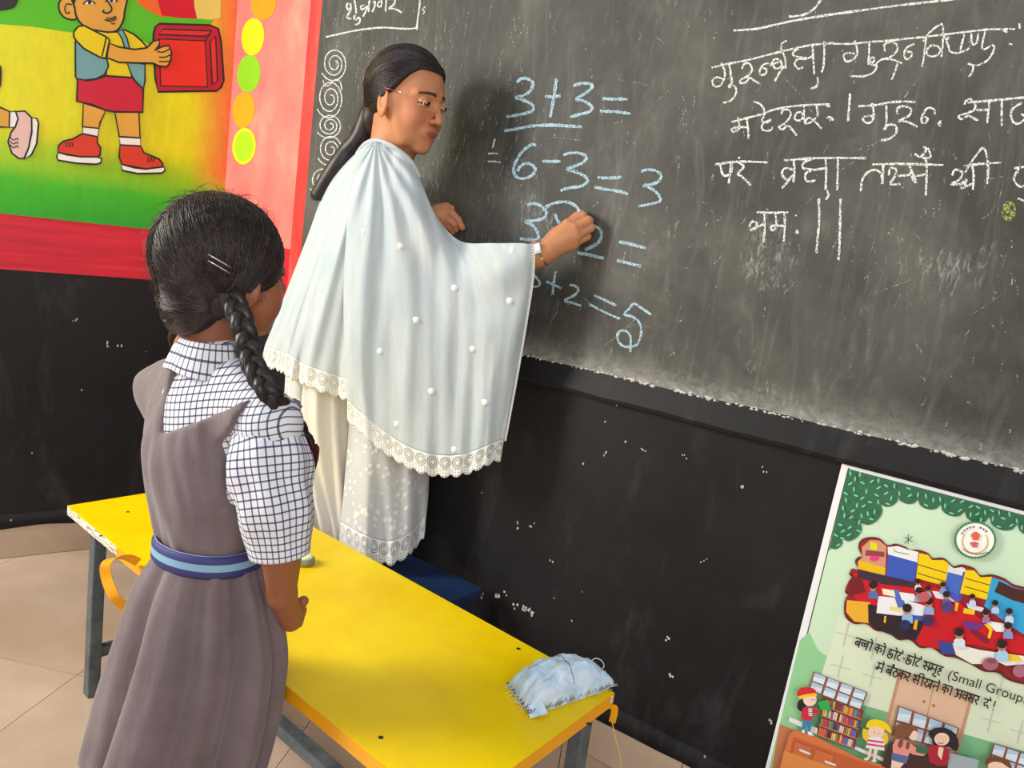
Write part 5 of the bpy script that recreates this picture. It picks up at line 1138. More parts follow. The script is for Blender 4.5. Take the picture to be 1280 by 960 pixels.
for dy in (-.05, .07):
    dq = 0.0 if dy < 0 else .085; hipj = np.array(atY(408, 500, 2.035+dq)); kn = np.array(atY(412, 620, 2.035+dq)); an = np.array(atY(428, 780, 2.035+dq)); an[2] = .075
    ts.cap(hipj, kn, 0.055, 0.042, 0.04); ts.cap(kn, an, 0.038, 0.034, 0.03); ts.cap(an+np.array([-.02, 0, -.035]), an+np.array([.13, -.01, -.045]), 0.032, 0.024, 0.02)
Vt, Ft = ts.mesh(); Vt = relax(Vt, Ft, 1)
AV, AF = jn((HV, F), (Vh, Fh), (Vl, Fl), (Vt, Ft))
KK = np.vstack([K, np.tile(lin(SKT), (len(AV)-len(K), 1))])
# darker knuckles
part('body', AV, AF, M_skin, teacher, smooth=True, cols=KK)
M_eye = mat('eye_surface', rough=0.12, spec=0.5); a_e = nd(M_eye, 'ShaderNodeAttribute'); a_e.attribute_name = 'Col'; lk(M_eye, a_e.outputs['Color'], bsdf(M_eye).inputs['Base Color'])
for y in (-1, 1):
    V = []; Fc = []
    cols_ = []
    for j in range(15):
        for i in range(29):
            u, w = i/14-1, j/7-1; yy = 1.30*u; hz = 0.36*(1-abs(u)**2.2); zc_ = 0.28 + hz*(w*0.62 if w < 0 else w*0.9)
            xx = 7.35+1.30*math.sqrt(max(0.02, 1-(yy/1.50)**2-((zc_-0.45)/1.25)**2))+0.03; V.append(HM @ Vector((xx, 3.1*y+yy, zc_)))
            r_ = math.hypot(yy-0.12, (zc_-0.24)); cols_.append(lin((26, 16, 14) if (r_ < 0.56 or w > 0.72) else ((120, 84, 70) if w < -0.85 else (196, 184, 174))))
    Fc = [(j*29+i, j*29+i+1, (j+1)*29+i+1, (j+1)*29+i) for j in range(14) for i in range(28)]
    part('eye', V, Fc, M_eye, teacher, smooth=True, cols=cols_)
# hair: cap cut along the hairline, then combed strands
def hair_cap(front_cut, c, r, lower, extra=None, h=0.26):
    s = SDF((-14, -11, -13), (12, 11, 14), h); s.ell(c, r); 
    if extra: extra(s)
    s.full = s.d.copy()
    g = np.meshgrid(*[s.lo[k]+s.h*np.arange(s.n[k]) for k in range(3)], indexing='ij')
    cut = front_cut(*g); s.d = np.maximum(s.d, cut.astype(np.float32)); return s
HC, HR = (-1.3, 0, 3.0), (10.2, 8.25, 9.45)
LIMT = lambda z: np.interp(z, [-9, -3.5, -1.2, 1.0, 3.0, 5.5, 7.5, 9.3, 10.4], [-4.2, -3.3, -1.6, 1.2, 2.8, 4.4, 6.0, 7.6, 12.0])
def fc_t(x, y, z):   # keep hair behind a hairline surface: forehead hairline high, temples back, above the ears, down to the nape
    ya = np.abs(y); hl = 7.2-0.055*ya**2-0.0*z               # x limit at the top
    lim = np.where(z > 7.2, 12, LIMT(z))
    low = -11.5+0.4*(x+9)
    return np.maximum((x-lim)*0.8, (low-z)*0.8)
hcs = hair_cap(fc_t, HC, HR, -7, lambda s: (s.ell((-7.6, 0, -4.6), (3.2, 4.6, 5.0), 2.0),))
V, F = hcs.mesh(); V = relax(V, F, 2)
hair = part('hair', toW(V, HM), F, M_hair_t, teacher, smooth=True)
paths = []; Mw = HM; psh = pusher(hcs, hcs.full)
root = Vector((-9.6/HR[0], 0, -6.5/HR[2]))
for k in range(2800):
    sg = random.choice((-1, 1)); t = random.random()
    # start on the parting (top) or along the hairline round the temple
    if random.random() < 0.5: a = Vector((math.cos(0.80+t*2.0), sg*0.015, math.sin(0.80+t*2.0)))
    else:
        hz = random.uniform(-1.0, 9.6); hx = float(LIMT(hz))-0.25-random.random()*0.5; qq = 1-((hx-HC[0])/HR[0])**2-((hz-HC[2])/HR[2])**2
        if qq <= 0: continue
        hy = HR[1]*math.sqrt(qq)
        a = Vector(((hx-HC[0])/HR[0], sg*hy/HR[1], (hz-HC[2])/HR[2]))
    b = root+Vector((random.uniform(-.05, .05), random.uniform(-.22, .22)+sg*0.12, random.uniform(-.12, .1)))
    pth = slerp_path(a, b, 11, HC, HR, 1.0+random.uniform(-0.004, 0.010), -0.10)
    paths.append(([Mw @ p for p in psh(pth, random.uniform(0.0, 0.09))], random.uniform(0.7, 1.3)))
strands('hair_strands', paths, 0.00055, M_hair_t, hair)
V = []; Fc = []
pt = [HM @ Vector((-10.2, 0, -3.5)), atY(449, 172, 2.01), atY(436, 187, 2.02), atY(422, 206, 2.02), atY(408, 228, 2.03), atY(398, 246, 2.04)]
V, Fc = tube_vf(crom(pt, 6), [0.026, 0.026, 0.026, 0.025, 0.024]+[0.022]*26, 12); part('ponytail', V, Fc, M_hair_t, hair, smooth=True)
paths = []
for k in range(260):
    a = random.random()*6.28; rr = 0.024*(0.85+0.3*random.random()); off = Vector((math.cos(a)*rr, math.sin(a)*rr*0.8, math.sin(a)*rr*0.6)); paths.append(([p+off*(1-0.12*i/len(pt)) for i, p in enumerate(crom(pt, 3))], 1.0))
strands('ponytail_strands', paths, 0.0006, M_hair_t, hair)
V = []; Fc = []
ear = HM @ Vector((0.1, -8.0, -3.5)); V, Fc = lathe([(0.0001, 0), (0.0016, 0.0008), (0.002, 0.002), (0.0012, 0.0036)], 10, ear+Vector((0.0, -0.003, 0))); st = part('ear_stud', V, Fc, mat('gold_stud', (230, 196, 130), 0.2, 0.5, 1.0), teacher, smooth=True)
# glasses (own thing)
def hw(x, y, z): return HM @ Vector((x, y, z))
gl_o = empty('eyeglasses', hw(9.5, 0, 0.6), 'thin gold-rimmed eyeglasses with red temple tips worn by the woman in white', 'glasses')
M_gold = mat('gold_wire', (226, 186, 140), 0.25, 0.5, 0.9); M_lens = mat('spectacle_lens', (255, 255, 255), 0.02); bsdf(M_lens).inputs['Transmission Weight'].default_value = 1.0; bsdf(M_lens).inputs['IOR'].default_value = 1.05; bsdf(M_lens).inputs['Alpha'].default_value = 0.35
for y in (-1, 1):
    rim = []
    for k in range(28):
        a = 2*math.pi*k/28; rx, rz = 2.35, 1.45; ca, sa = math.cos(a), math.sin(a); px_ = math.copysign(abs(ca)**0.75, ca)*rx; pz_ = math.copysign(abs(sa)**0.75, sa)*rz
        yy = 3.15*y+px_; rim.append(hw(10.15-0.035*yy*yy*0.9, yy, -0.05+pz_))
    V, Fc = tube_vf(rim+[rim[0]], 0.00055, 6); part('rim', V, Fc, M_gold, gl_o, smooth=True)
    c_ = sum(rim, Vector())/28; part('lens', [c_]+rim, [(0, 1+k, 1+(k+1) % 28) for k in range(28)], M_lens, gl_o, smooth=True)
    V, Fc = tube_vf([hw(9.15, 5.5*y, 0.7), hw(7.4, 6.6*y, 0.9), hw(4.6, 7.5*y, 1.1), hw(2.4, 7.9*y, 1.25)], 0.0007, 6); part('temple', V, Fc, M_gold, gl_o, smooth=True)
    V, Fc = tube_vf([hw(2.5, 7.9*y, 1.25), hw(1.2, 8.1*y, 1.35), hw(-0.3, 8.3*y, 1.4)], 0.0010, 6); o = part('temple_tip', V, Fc, mat('red_temple_tip', (170, 50, 40), 0.3), gl_o, smooth=True)
V, Fc = tube_vf(crom([hw(10.1, -0.9, 0.2), hw(10.35, 0, 0.55), hw(10.1, 0.9, 0.2)], 4), 0.0007, 6); part('bridge', V, Fc, M_gold, gl_o, smooth=True)
# chalk and watch
V, Fc = tube_vf([zz(958, 158, 1.857), np.array(onR(540+985/5.333, 240+128/5.333, 0.016))], 0.0045, 10)
ck = mesh_obj('chalk_stick', V, Fc, mat('chalk_body', (236, 240, 244), 0.9)); tag(ck, 'short white chalk stick held in the writing hand', 'chalk')
wp = W0+(zz(780, 385, 1.803)-W0)*0.58; ax = Vector(zz(780, 385, 1.803)-EL).normalized()
watch = empty('wristwatch', Vector(wp), 'silver wristwatch with white square face on the writing wrist', 'watch')
M_sil = mat('silver_metal', (214, 212, 206), 0.22, 0.5, 0.9)
up_ = Vector((0, 0, 1)); sx_ = (up_-ax*up_.dot(ax)).normalized(); sy_ = ax.cross(sx_).normalized()
for k in range(26):
    a = 2*math.pi*k/26; c_ = Vector(wp)+sx_*math.cos(a)*0.0288+sy_*math.sin(a)*0.0288; tn = (-sx_*math.sin(a)+sy_*math.cos(a)); nr_ = (sx_*math.cos(a)+sy_*math.sin(a))
    Mx = Matrix(((ax.x, tn.x, nr_.x, c_.x), (ax.y, tn.y, nr_.y, c_.y), (ax.z, tn.z, nr_.z, c_.z), (0, 0, 0, 1)))
    V, Fc = boxvf((-0.0055, -0.0028, -0.0012), (0.0055, 0.0028, 0.0012), M=Mx); part('link', V, Fc, M_sil, watch)
tocam = (CAM-Vector(wp)).normalized(); fa_ = (tocam-ax*tocam.dot(ax)).normalized(); fa_ = (fa_+sx_*0.35).normalized(); fa_ = (fa_-ax*fa_.dot(ax)).normalized(); tn = fa_.cross(ax).normalized(); c_ = Vector(wp)+fa_*0.0308
Mx = Matrix(((ax.x, tn.x, fa_.x, c_.x), (ax.y, tn.y, fa_.y, c_.y), (ax.z, tn.z, fa_.z, c_.z), (0, 0, 0, 1)))
V, Fc = boxvf((-0.0095, -0.0125, -0.003), (0.0095, 0.0125, 0.003), M=Mx); bevel(part('watch_case', V, Fc, M_sil, watch), 0.0015)
V, Fc = boxvf((-0.0075, -0.0105, 0.003), (0.0075, 0.0105, 0.0036), M=Mx); part('watch_face', V, Fc, mat('white_watch_face', (240, 238, 230), 0.15), watch)
# ---- clothes
kw = dict()
def foldsA(U_, V_, X, Y_):
    a = 0.0085*np.sin(U_*26+2.2*np.sin(V_*2.2)+1.0)*(0.35+0.65*V_)+0.006*np.sin(U_*51+V_*4)*(0.3+0.7*V_)
    return a*0.7+0.012*vpn(U_*6, V_*2.2, 3.3)
kur = mat('white_embroidered_kurta', (226, 228, 222), 0.8, 0.2); v = texco(kur, 'UV')
vo = nd(kur, 'ShaderNodeTexVoronoi'); vo.inputs['Scale'].default_value = 60; lk(kur, v, vo.inputs['Vector'])
emb = ramp(kur, vo.outputs['Distance'], [(0.25, (1, 1, 1)), (0.42, (0, 0, 0))]); msk = ramp(kur, tnoise(kur, v, 14, 3), [(0.44, (0, 0, 0)), (0.50, (1, 1, 1))])
e2 = mix(kur, 1.0, emb, msk, 'MULTIPLY'); lk(kur, mix(kur, e2, lin((228, 229, 228)), lin((250, 248, 240))), bsdf(kur).inputs['Base Color'])
eb = nd(kur, 'ShaderNodeRGBToBW'); lk(kur, e2, eb.inputs[0]); sheer(kur, mth(kur, 'MULTIPLY_ADD', eb.outputs[0], 0.15, 0.84), 0.25); bump(kur, eb.outputs[0], 0.5, 0.002)
fk = lambda U_, V_, X, Y_: 0.010*np.sin(U_*20+V_*2)*(0.3+0.7*V_)+0.006*np.sin(U_*41-V_*3)*V_
yk = (430, 520, 585, 640)
def col(xs, ys, D): return [(x, y, d) for x, y, d in zip(xs, ys, D)]
K_ = [col((437, 436, 431, 426), (440, 530, 600, 652), (1.95, 1.94, 1.93, 1.93)), col((460, 461, 458, 455), (440, 530, 605, 668), (1.92, 1.91, 1.89, 1.88)), col((490, 492, 490, 487), (440, 530, 610, 676), (1.92, 1.91, 1.89, 1.88)),
      col((512, 517, 517, 514), (440, 530, 605, 664), (1.94, 1.94, 1.93, 1.92)), col((528, 535, 535, 533), (440, 530, 600, 640), (1.99, 2.0, 1.99, 1.98)), col((524, 530, 530, 527), (440, 525, 590, 628), (2.06, 2.07, 2.07, 2.07)), col((500, 502, 500, 498), (440, 520, 580, 618), (2.11, 2.12, 2.12, 2.12))]
G, F, uv = sheet(K_, 90, 50, fk); kfront = cloth('kurta_front', G, F, uv, kur, teacher)
def lace_strip(name, G, depth, m, parent, per=0.030, n_v=9, u0=0, u1=None, zig=True, flare=0.0):      # hangs from the sheet's last row
    top = G[:, -1][u0:u1]; down = G[:, -1][u0:u1]-G[:, -5][u0:u1]; down = down/np.linalg.norm(down, axis=1)[:, None]
    down = down*0.6+np.array([0, 0, -0.4]); down /= np.linalg.norm(down, axis=1)[:, None]
    L = np.concatenate([[0], np.cumsum(np.linalg.norm(np.diff(top, axis=0), axis=1))]); n = int(L[-1]/0.0022)+2; t = np.linspace(0, L[-1], n)
    T = np.stack([np.interp(t, L, top[:, k]) for k in range(3)], 1); Dn = np.stack([np.interp(t, L, down[:, k]) for k in range(3)], 1)
    ph = (t/per) % 1; zg = 0.86+0.16*np.abs(np.sin(np.pi*ph))+0.05*np.abs(((t/(per/4)) % 1)-0.5) if zig else np.ones(n)
    V = []; uvs = []
    for i in range(n):
        for j in range(n_v+1):
            w = j/n_v; V.append(T[i]+Dn[i]*depth*w*(1+(zg[i]-1)*w)); uvs.append((t[i], w))
    F = [(i*(n_v+1)+j, i*(n_v+1)+j+1, (i+1)*(n_v+1)+j+1, (i+1)*(n_v+1)+j) for i in range(n-1) for j in range(n_v)]
    o = part(name, V, F, m, parent, smooth=True, uvs=uvs); s2 = o.modifiers.new('thickness', 'SOLIDIFY'); s2.thickness = 0.001; return o
lace_strip('lace_hem', G, 0.062, M_lace, kfront, 0.034)
KB = [col((386, 380, 378, 384), (450, 530, 590, 630), (1.945, 1.945, 1.945, 1.95)), col((372, 366, 364, 370), (450, 530, 590, 632), (1.952, 1.952, 1.952, 1.96)), col((358, 354, 353, 358), (450, 530, 590, 628), (1.99, 1.99, 1.99, 1.99)), col((368, 366, 366, 370), (440, 525, 590, 630), (2.10, 2.11, 2.11, 2.11)), col((392, 392, 392, 394), (440, 520, 580, 620), (2.15, 2.16, 2.16, 2.16))]
G, F, uv = sheet(KB, 60, 44, fk); kback = cloth('kurta_back', G, F, uv, kur, teacher); lace_strip('lace_hem', G, 0.055, M_lace, kback, 0.034)
# upper kurta: full loft round the torso
def loft(rings, seg=72, fold=None, closed=True):
    V = []; uvs = []; prev = None; vv = 0
    for k, (c, a, b, th_) in enumerate(rings):
        if k: vv += (Vector(c)-Vector(rings[k-1][0])).length
        for i in range(seg+1):
            t = 2*math.pi*i/seg; x, y = a*math.cos(t), b*math.sin(t); f = fold(t, k/(len(rings)-1)) if fold else 0; L = math.hypot(x, y); x *= 1+f/L; y *= 1+f/L
            V.append(Vector(c)+Vector((x*math.cos(th_)-y*math.sin(th_), x*math.sin(th_)+y*math.cos(th_), 0))); uvs.append((i/seg*math.pi*(a+b), vv))
    n = seg+1; F = [(k*n+i, k*n+i+1, (k+1)*n+i+1, (k+1)*n+i) for k in range(len(rings)-1) for i in range(seg)]
    return V, F, uvs
def rings_interp(R_, n): A = catarr([(c[0], c[1], c[2], a, b, th_) for c, a, b, th_ in R_], n); return [((r[0], r[1], r[2]), r[3], r[4], r[5]) for r in A]
cx, cy = float(ctr[0]), float(ctr[1])
R_ = rings_interp([((cx-.01, cy+.0, 1.245), .054, .058, 0), ((cx-.005, cy+.005, 1.19), .085, .125, 0), ((cx-.015, cy+.01, 1.10), .106, .135, 0), ((cx-.03, cy+.01, .95), .100, .125, 0), ((cx-.045, cy+.01, .82), .110, .13, 0), ((cx-.048, cy+.01, .765), .112, .13, 0)], 40)
V, F, uv2 = loft(R_, 72, lambda t, w: 0.003*math.sin(9*t+4*w)); o = part('kurta_top', V, F, mat('white_cotton', (226, 228, 224), 0.85, 0.2), teacher, smooth=True, uvs=uv2)
# salwar legs
M_sal = mat('cream_satin_salwar', (232, 228, 216), 0.42, 0.4); v = texco(M_sal, 'UV', (6, 1, 1)); bump(M_sal, tnoise(M_sal, v, 5, 5), 0.3, 0.01); bsdf(M_sal).inputs['Sheen Weight'].default_value = 0.3
for dy in (0.0, .085):
    p_h = Vector(atY(410, 470, 2.03+dy)); R_ = []
    for yy, xx, a, b in ((452, 408, .100, .085), (520, 406, .094, .09), (590, 412, .080, .085), (650, 420, .062, .075), (700, 425, .054, .062), (760, 432, .046, .052), (794, 436, .040, .045)):
        p = atY(xx, yy, 2.03+dy); R_.append(((p.x, p.y, p.z), a, b, 0))
    rr = rings_interp(R_, 60); V, F, uv2 = loft(rr, 80, lambda t, w: 0.007*math.sin(7*t+5*w)*(0.4+w)+0.004*math.sin(15*t-6*w)+0.004*math.sin(w*26+2*math.cos(t))*max(0, w-0.5)); part('salwar_leg', V, F, M_sal, teacher, smooth=True, uvs=uv2)
# shawl, back panel
A_ = [[(449, 188, 2.00), (412, 226, 2.02), (383, 300, 2.04), (352, 380, 2.06), (331, 433, 2.06)], [(455, 182, 1.965), (421, 240, 1.955), (395, 312, 1.95), (368, 390, 1.95), (356, 441, 1.955)],
      [(462, 178, 1.94), (436, 245, 1.91), (412, 330, 1.89), (394, 405, 1.89), (384, 456, 1.895)], [(474, 178, 1.925), (462, 250, 1.885), (446, 335, 1.865), (438, 415, 1.87), (434, 474, 1.875)], [(488, 184, 1.92), (486, 255, 1.88), (476, 345, 1.87), (468, 425, 1.88), (464, 486, 1.885)]]
G, F, uv = sheet(A_, 110, 90, foldsA); shawl = cloth('shawl_back_panel', G, F, uv, M_dup, teacher); lace_strip('lace_border', G, 0.052, M_lace, shawl, 0.030)
Bt = [[(462, 178, 1.915), (440, 236, 1.885), (431, 320, 1.865), (430, 415, 1.862), (434, 500, 1.865)], [(472, 177, 1.910), (458, 245, 1.868), (448, 330, 1.850), (446, 430, 1.845), (452, 516, 1.848)],
      [(484, 181, 1.905), (480, 255, 1.855), (474, 345, 1.838), (472, 440, 1.832), (474, 534, 1.835)], [(499, 190, 1.905), (504, 265, 1.845), (505, 350, 1.825), (504, 450, 1.820), (505, 555, 1.822)],
      [(512, 201, 1.91), (528, 275, 1.840), (532, 355, 1.815), (533, 455, 1.812), (534, 566, 1.812)], [(524, 222, 1.915), (548, 300, 1.835), (556, 370, 1.808), (558, 460, 1.806), (558, 569, 1.806)],
      [(545, 270, 1.90), (574, 326, 1.825), (582, 385, 1.802), (582, 465, 1.802), (580, 567, 1.803)], [(575, 301, 1.87), (598, 345, 1.80), (605, 400, 1.79), (603, 470, 1.795), (600, 560, 1.80)],
      [(615, 304, 1.80), (625, 350, 1.775), (627, 405, 1.78), (621, 472, 1.79), (614, 554, 1.80)], [(650, 304, 1.770), (654, 345, 1.770), (649, 400, 1.785), (638, 470, 1.80), (626, 550, 1.81)],
      [(666, 306, 1.775), (665, 345, 1.785), (657, 400, 1.81), (645, 470, 1.82), (630, 551, 1.83)]]
def foldsB(U_, V_, X, Y_):
    arm = 1/(1+np.exp(-(U_-0.6)*14)); a = 0.0065*np.sin(U_*30+1.5*np.sin(V_*3)+0.6)*(0.25+0.75*V_)+0.0035*np.sin(U_*67+3*V_)*(V_+0.1)
    rad = 0.006*np.sin(9*np.hypot((X-500)/90, (Y_-190)/90)*0+np.arctan2(Y_-175, X-470)*22)*np.exp(-((np.hypot(X-470, Y_-175)-120)/110)**2)
    drape = 0.005*np.sin((Y_-300)*0.06+X*0.035)*np.exp(-((Y_-345)/60)**2)*arm
    return a*0.55+rad+drape*1.3+0.014*vpn(U_*5, V_*1.8, 7.7)+0.005*vpn(U_*14, V_*4.0, 2.2)
G, F, uv = sheet(Bt, 170, 110, foldsB); shawl2 = cloth('shawl_front_panel', G, F, uv, M_dup, teacher); lace_strip('lace_border', G, 0.052, M_lace, shawl2, 0.030)
GB = G
# narrow edging down the sleeve side
def edge_strip(E_, w, name, parent):
    V = []; uvs = []; acc = 0
    for i, p in enumerate(E_):
        p = Vector(p); t = (Vector(E_[min(i+1, len(E_)-1)])-Vector(E_[max(i-1, 0)])).normalized(); side = t.cross((CAM-p).normalized()).normalized(); side = side if side.x > 0 else -side
        if i: acc += (p-Vector(E_[i-1])).length
        for j in range(3): V.append(p+side*w*(j/2-0.75)+(CAM-p).normalized()*0.002); uvs.append((acc, j/2))
    F = [(i*3+j, i*3+j+1, i*3+j+4, i*3+j+3) for i in range(len(E_)-1) for j in range(2)]; o = part(name, V, F, M_lace2, parent, uvs=uvs); s2 = o.modifiers.new('thickness', 'SOLIDIFY'); s2.thickness = 0.001
edge_strip(G[-1], 0.020, 'sleeve_edging', shawl2)
# far side of the shawl (towards the board)
Bk = [[(x, y, d+0.006) for x, y, d in Bt[-1]]]
for c_, th_ in ((Bt[-2], .035), (Bt[-3], .06), (Bt[-4], .08), (Bt[-5], .12), (Bt[-6], .18), (Bt[-7], .24), (Bt[-8], .27), (A_[3], .28), (A_[2], .27), (A_[1], .20)): Bk.append([(x-(0.5 if k < 3 else 0), min(y, 470) if k == 4 else y, d+th_*(0.35 if k == 0 else 1)) for k, (x, y, d) in enumerate(c_)])
Bk.append([(x, y, d+0.004) for x, y, d in A_[0]])
G, F, uv = sheet(Bk, 110, 60, lambda U_, V_, X, Y_: 0.004*np.sin(U_*30)*V_*np.sin(np.pi*U_)); cloth('shawl_far_side', G, F, uv, M_dup, teacher)
# neck roll and bobbles
V, Fc = tube_vf(crom([atY(447, 192, 2.0), atY(456, 181, 1.955), atY(468, 176, 1.925), atY(484, 180, 1.905), atY(500, 190, 1.90), atY(514, 203, 1.905), atY(524, 222, 1.918)], 6), 0.006, 8); part('shawl_fold', V, Fc, M_dup, shawl2, smooth=True, uvs=[(0.01*(i % 8), 0.01*(i//8)) for i in range(len(V))])
M_bob = mat('white_bobble', (244, 246, 240), 0.9); GP = [(x, y) for x, y in ((500, 308), (568, 360), (520, 400), (475, 439), (591, 436), (637, 376), (539, 489), (496, 530), (568, 562), (606, 503), (455, 290), (640, 313), (560, 258))]
from mathutils.bvhtree import BVHTree
bvh = BVHTree.FromPolygons([tuple(p) for p in GB.reshape(-1, 3)], [tuple(f) for f in sheet(Bt, 170, 110, foldsB)[1]])
for x, y in GP:
    hit = bvh.ray_cast(CAM, ray(x, y).normalized())
    if hit[0] is None: continue
    c_ = hit[0]; n_ = (CAM-c_).normalized(); V = []; Fc = []; sx2 = n_.cross(Vector((0, 0, 1))).normalized(); sy2 = sx2.cross(n_)
    prof = [(0.0072, 0), (0.0066, 0.0022), (0.004, 0.0036), (0.0008, 0.0042)]
    for r_, h_ in prof:
        for k in range(12): a = k*math.pi/6; V.append(c_+sx2*math.cos(a)*r_*(1+0.15*math.sin(3*a))+sy2*math.sin(a)*r_*1.1+n_*h_)
    for i in range(3):
        for k in range(12): Fc.append((i*12+k, i*12+(k+1) % 12, (i+1)*12+(k+1) % 12, (i+1)*12+k))
    Fc.append(tuple(36+k for k in range(12))); part('bobble', V, Fc, M_bob, shawl2, smooth=True)
# ================================================================ GIRL
th_b = math.radians(40); fdv = Vector((math.sin(th_b), math.cos(th_b), 0)); rdv = Vector((math.cos(th_b), -math.sin(th_b), 0))
gh = atY(283, 338, 1.185); th_h = math.radians(41); GM = frame((math.sin(th_h), math.cos(th_h), 0), gh, math.radians(-2), math.radians(0), 0.0091)
girl = empty('person', (gh.x, 1.16, 0), 'schoolgirl with black plaits in a grey pinafore and checked shirt seen from behind', 'person')
SKG = (150, 92, 66)
s = head_sdf(False); s.ell((4.0, -4.6, -4.6), (2.6, 2.4, 3.0), 2.0); s.ell((4.0, 4.6, -4.6), (2.6, 2.4, 3.0), 2.0)
V, F = s.mesh(); V = relax(V, F, 1, 0.4); K = head_cols(V, SKG, (150, 70, 66), (30, 20, 20)); HV = toW(V, GM)
g_ = lambda x, y, Y: np.array(atY(x, y, Y))
shR, shL = g_(338, 530, 1.07), g_(214, 490, 1.24)
elR = g_(352, 688, 1.055); wrR = g_(352, 742, 1.10); haR = g_(364, 772, 1.15)
el_ = np.array(gh)+np.array([0, 0, -0.3]); cC = g_(256, 575, 1.155)
ts = SDF((-0.75, 0.92, 0.0), (-0.15, 1.48, 1.02), 0.0065)
ts.cap(np.array(GM @ Vector((-3.5, 0, -13))), cC+np.array([0, 0, .10]), 0.042, 0.045, 0.0)
RM = [[rdv.x, fdv.x, 0], [rdv.y, fdv.y, 0], [0, 0, 1]]
nb0 = g_(270, 452, 1.165)
for q in (shL, shR): ts.cap(nb0, q, 0.030, 0.030, 0.02)
ts.cap(shL, shR, 0.033, 0.033, 0.03); ts.ell(cC, (0.098, 0.066, 0.14), 0.04, False, RM); wC = g_(263, 665, 1.15); ts.ell(wC, (0.066, 0.055, 0.09), 0.03, False, RM)
eL = np.array(shL)+np.array(fdv)*0.055+np.array(rdv)*0.012+np.array([0, 0, -.15])
def armL(): 
    e = eL; w = np.array(haR)+np.array([-0.02, .03, 0.0]); ts.cap(shL, e, 0.034, 0.027, 0.02); ts.cap(e, w, 0.026, 0.019, 0.012)
armL(); ts.cap(shR, elR, 0.034, 0.028, 0.02)
hips = g_(250, 740, 1.15)
for sg in (-1, 1):
    hj = np.array(wC)*[1, 1, 0]+np.array(rdv)*0.034*sg+np.array([-.01, 0, .50]); kn = hj*[1, 1, 0]+np.array([0, 0, .28]); an = kn*[1, 1, 0]+np.array([0, 0, .06])
    ts.cap(hj, kn, 0.044, 0.036, 0.03); ts.cap(kn, an, 0.040, 0.028, 0.02); ts.cap(an+np.array([0, 0, -.03])-np.array(fdv)*.02, an+np.array([0, 0, -.035])+np.array(fdv)*.11, 0.027, 0.021, 0.02)
Vt, Ft = ts.mesh(); Vt = relax(Vt, Ft, 1)
lo = np.minimum(np.minimum(elR, wrR), haR)-0.07; hi = np.maximum(np.maximum(elR, wrR), haR)+0.07
hs = SDF(lo, hi, 0.0022); hs.cap(elR, wrR, 0.0285, 0.0205, 0.0); hs.cap(wrR, haR, 0.0205, 0.019, 0.01)
fw = np.array(fdv); rt = np.array(rdv)
for i in range(4):
    b0 = haR+rt*(0.004-0.002*i)+np.array([0, 0, 0.012-0.008*i]); b1 = b0+fw*0.022+rt*(-0.010)+np.array([0, 0, -.008]); b2 = b1+fw*0.002-rt*0.022
    hs.cap(haR, b0, 0.015, 0.009, 0.008); hs.cap(b0, b1, 0.0085, 0.0078, 0.003); hs.cap(b1, b2, 0.0078, 0.0065, 0.002)
hs.cap(haR-rt*.005, haR+fw*0.02+np.array([0, 0, .022]), 0.011, 0.008, 0.006)
Vh, Fh = hs.mesh(); AV, AF = jn((HV, F), (Vt, Ft), (Vh, Fh)); part('body', AV, AF, M_skin, girl, smooth=True, cols=np.vstack([K, np.tile(lin(SKG), (len(AV)-len(K), 1))]))
# checked shirt
M_chk = mat('checked_shirt', (232, 232, 236), 0.8, 0.2)
def checks(m, vec, per=0.0098, wd=0.21):
    s_ = nd(m, 'ShaderNodeSeparateXYZ'); lk(m, vec, s_.inputs[0]); out = []
    for k in (0, 1):
        fr = mth(m, 'FRACT', mth(m, 'DIVIDE', s_.outputs[k], per)); a = mth(m, 'LESS_THAN', fr, wd); b = mth(m, 'MULTIPLY', mth(m, 'GREATER_THAN', fr, wd+0.42), 0.0); out.append(a)
    s2 = mth(m, 'ADD', out[0], out[1]); c = ramp(m, mth(m, 'MULTIPLY', s2, 0.5), [(0.0, lin((218, 216, 222))), (0.5, lin((100, 104, 122))), (1.0, lin((52, 52, 68)))])
    lk(m, c, bsdf(m).inputs['Base Color'])
checks(M_chk, texco(M_chk, 'UV')); 
ss = SDF((-0.75, 0.92, 0.55), (-0.15, 1.48, 1.02), 0.005)
off = 0.0055
neckb = g_(268, 436, 1.165)
ss.cap(neckb+np.array([0, 0, -.02]), cC+np.array([0, 0, .10]), 0.044, 0.050, 0.0)
[ss.cap(nb0, q, 0.030+off, 0.030+off, 0.02) for q in (shL, shR)]; ss.cap(shL, shR, 0.033+off, 0.033+off, 0.03); ss.ell(cC, (0.098+off, 0.066+off, 0.14), 0.04, False, RM); ss.ell(wC, (0.066, 0.055, 0.09), 0.03, False, RM)
e = eL; ss.cap(shL, shL+(e-shL)*0.8, 0.034+off, 0.036, 0.02)
V, F = ss.mesh(); V = relax(V, F, 2)
bod = V@np.array([rdv, fdv, Vector((0, 0, 1))]).T
uvs = np.stack([bod[:, 0]*1.05+bod[:, 1]*0.25, V[:, 2]+0.15*np.abs(bod[:, 1]-bod[:, 1].mean())], 1)
ca, sa = math.cos(-0.18), math.sin(-0.18); uvs = np.stack([uvs[:, 0]*ca-uvs[:, 1]*sa, uvs[:, 0]*sa+uvs[:, 1]*ca], 1)
shirt = part('shirt', V, F, M_chk, girl, smooth=True, uvs=uvs)
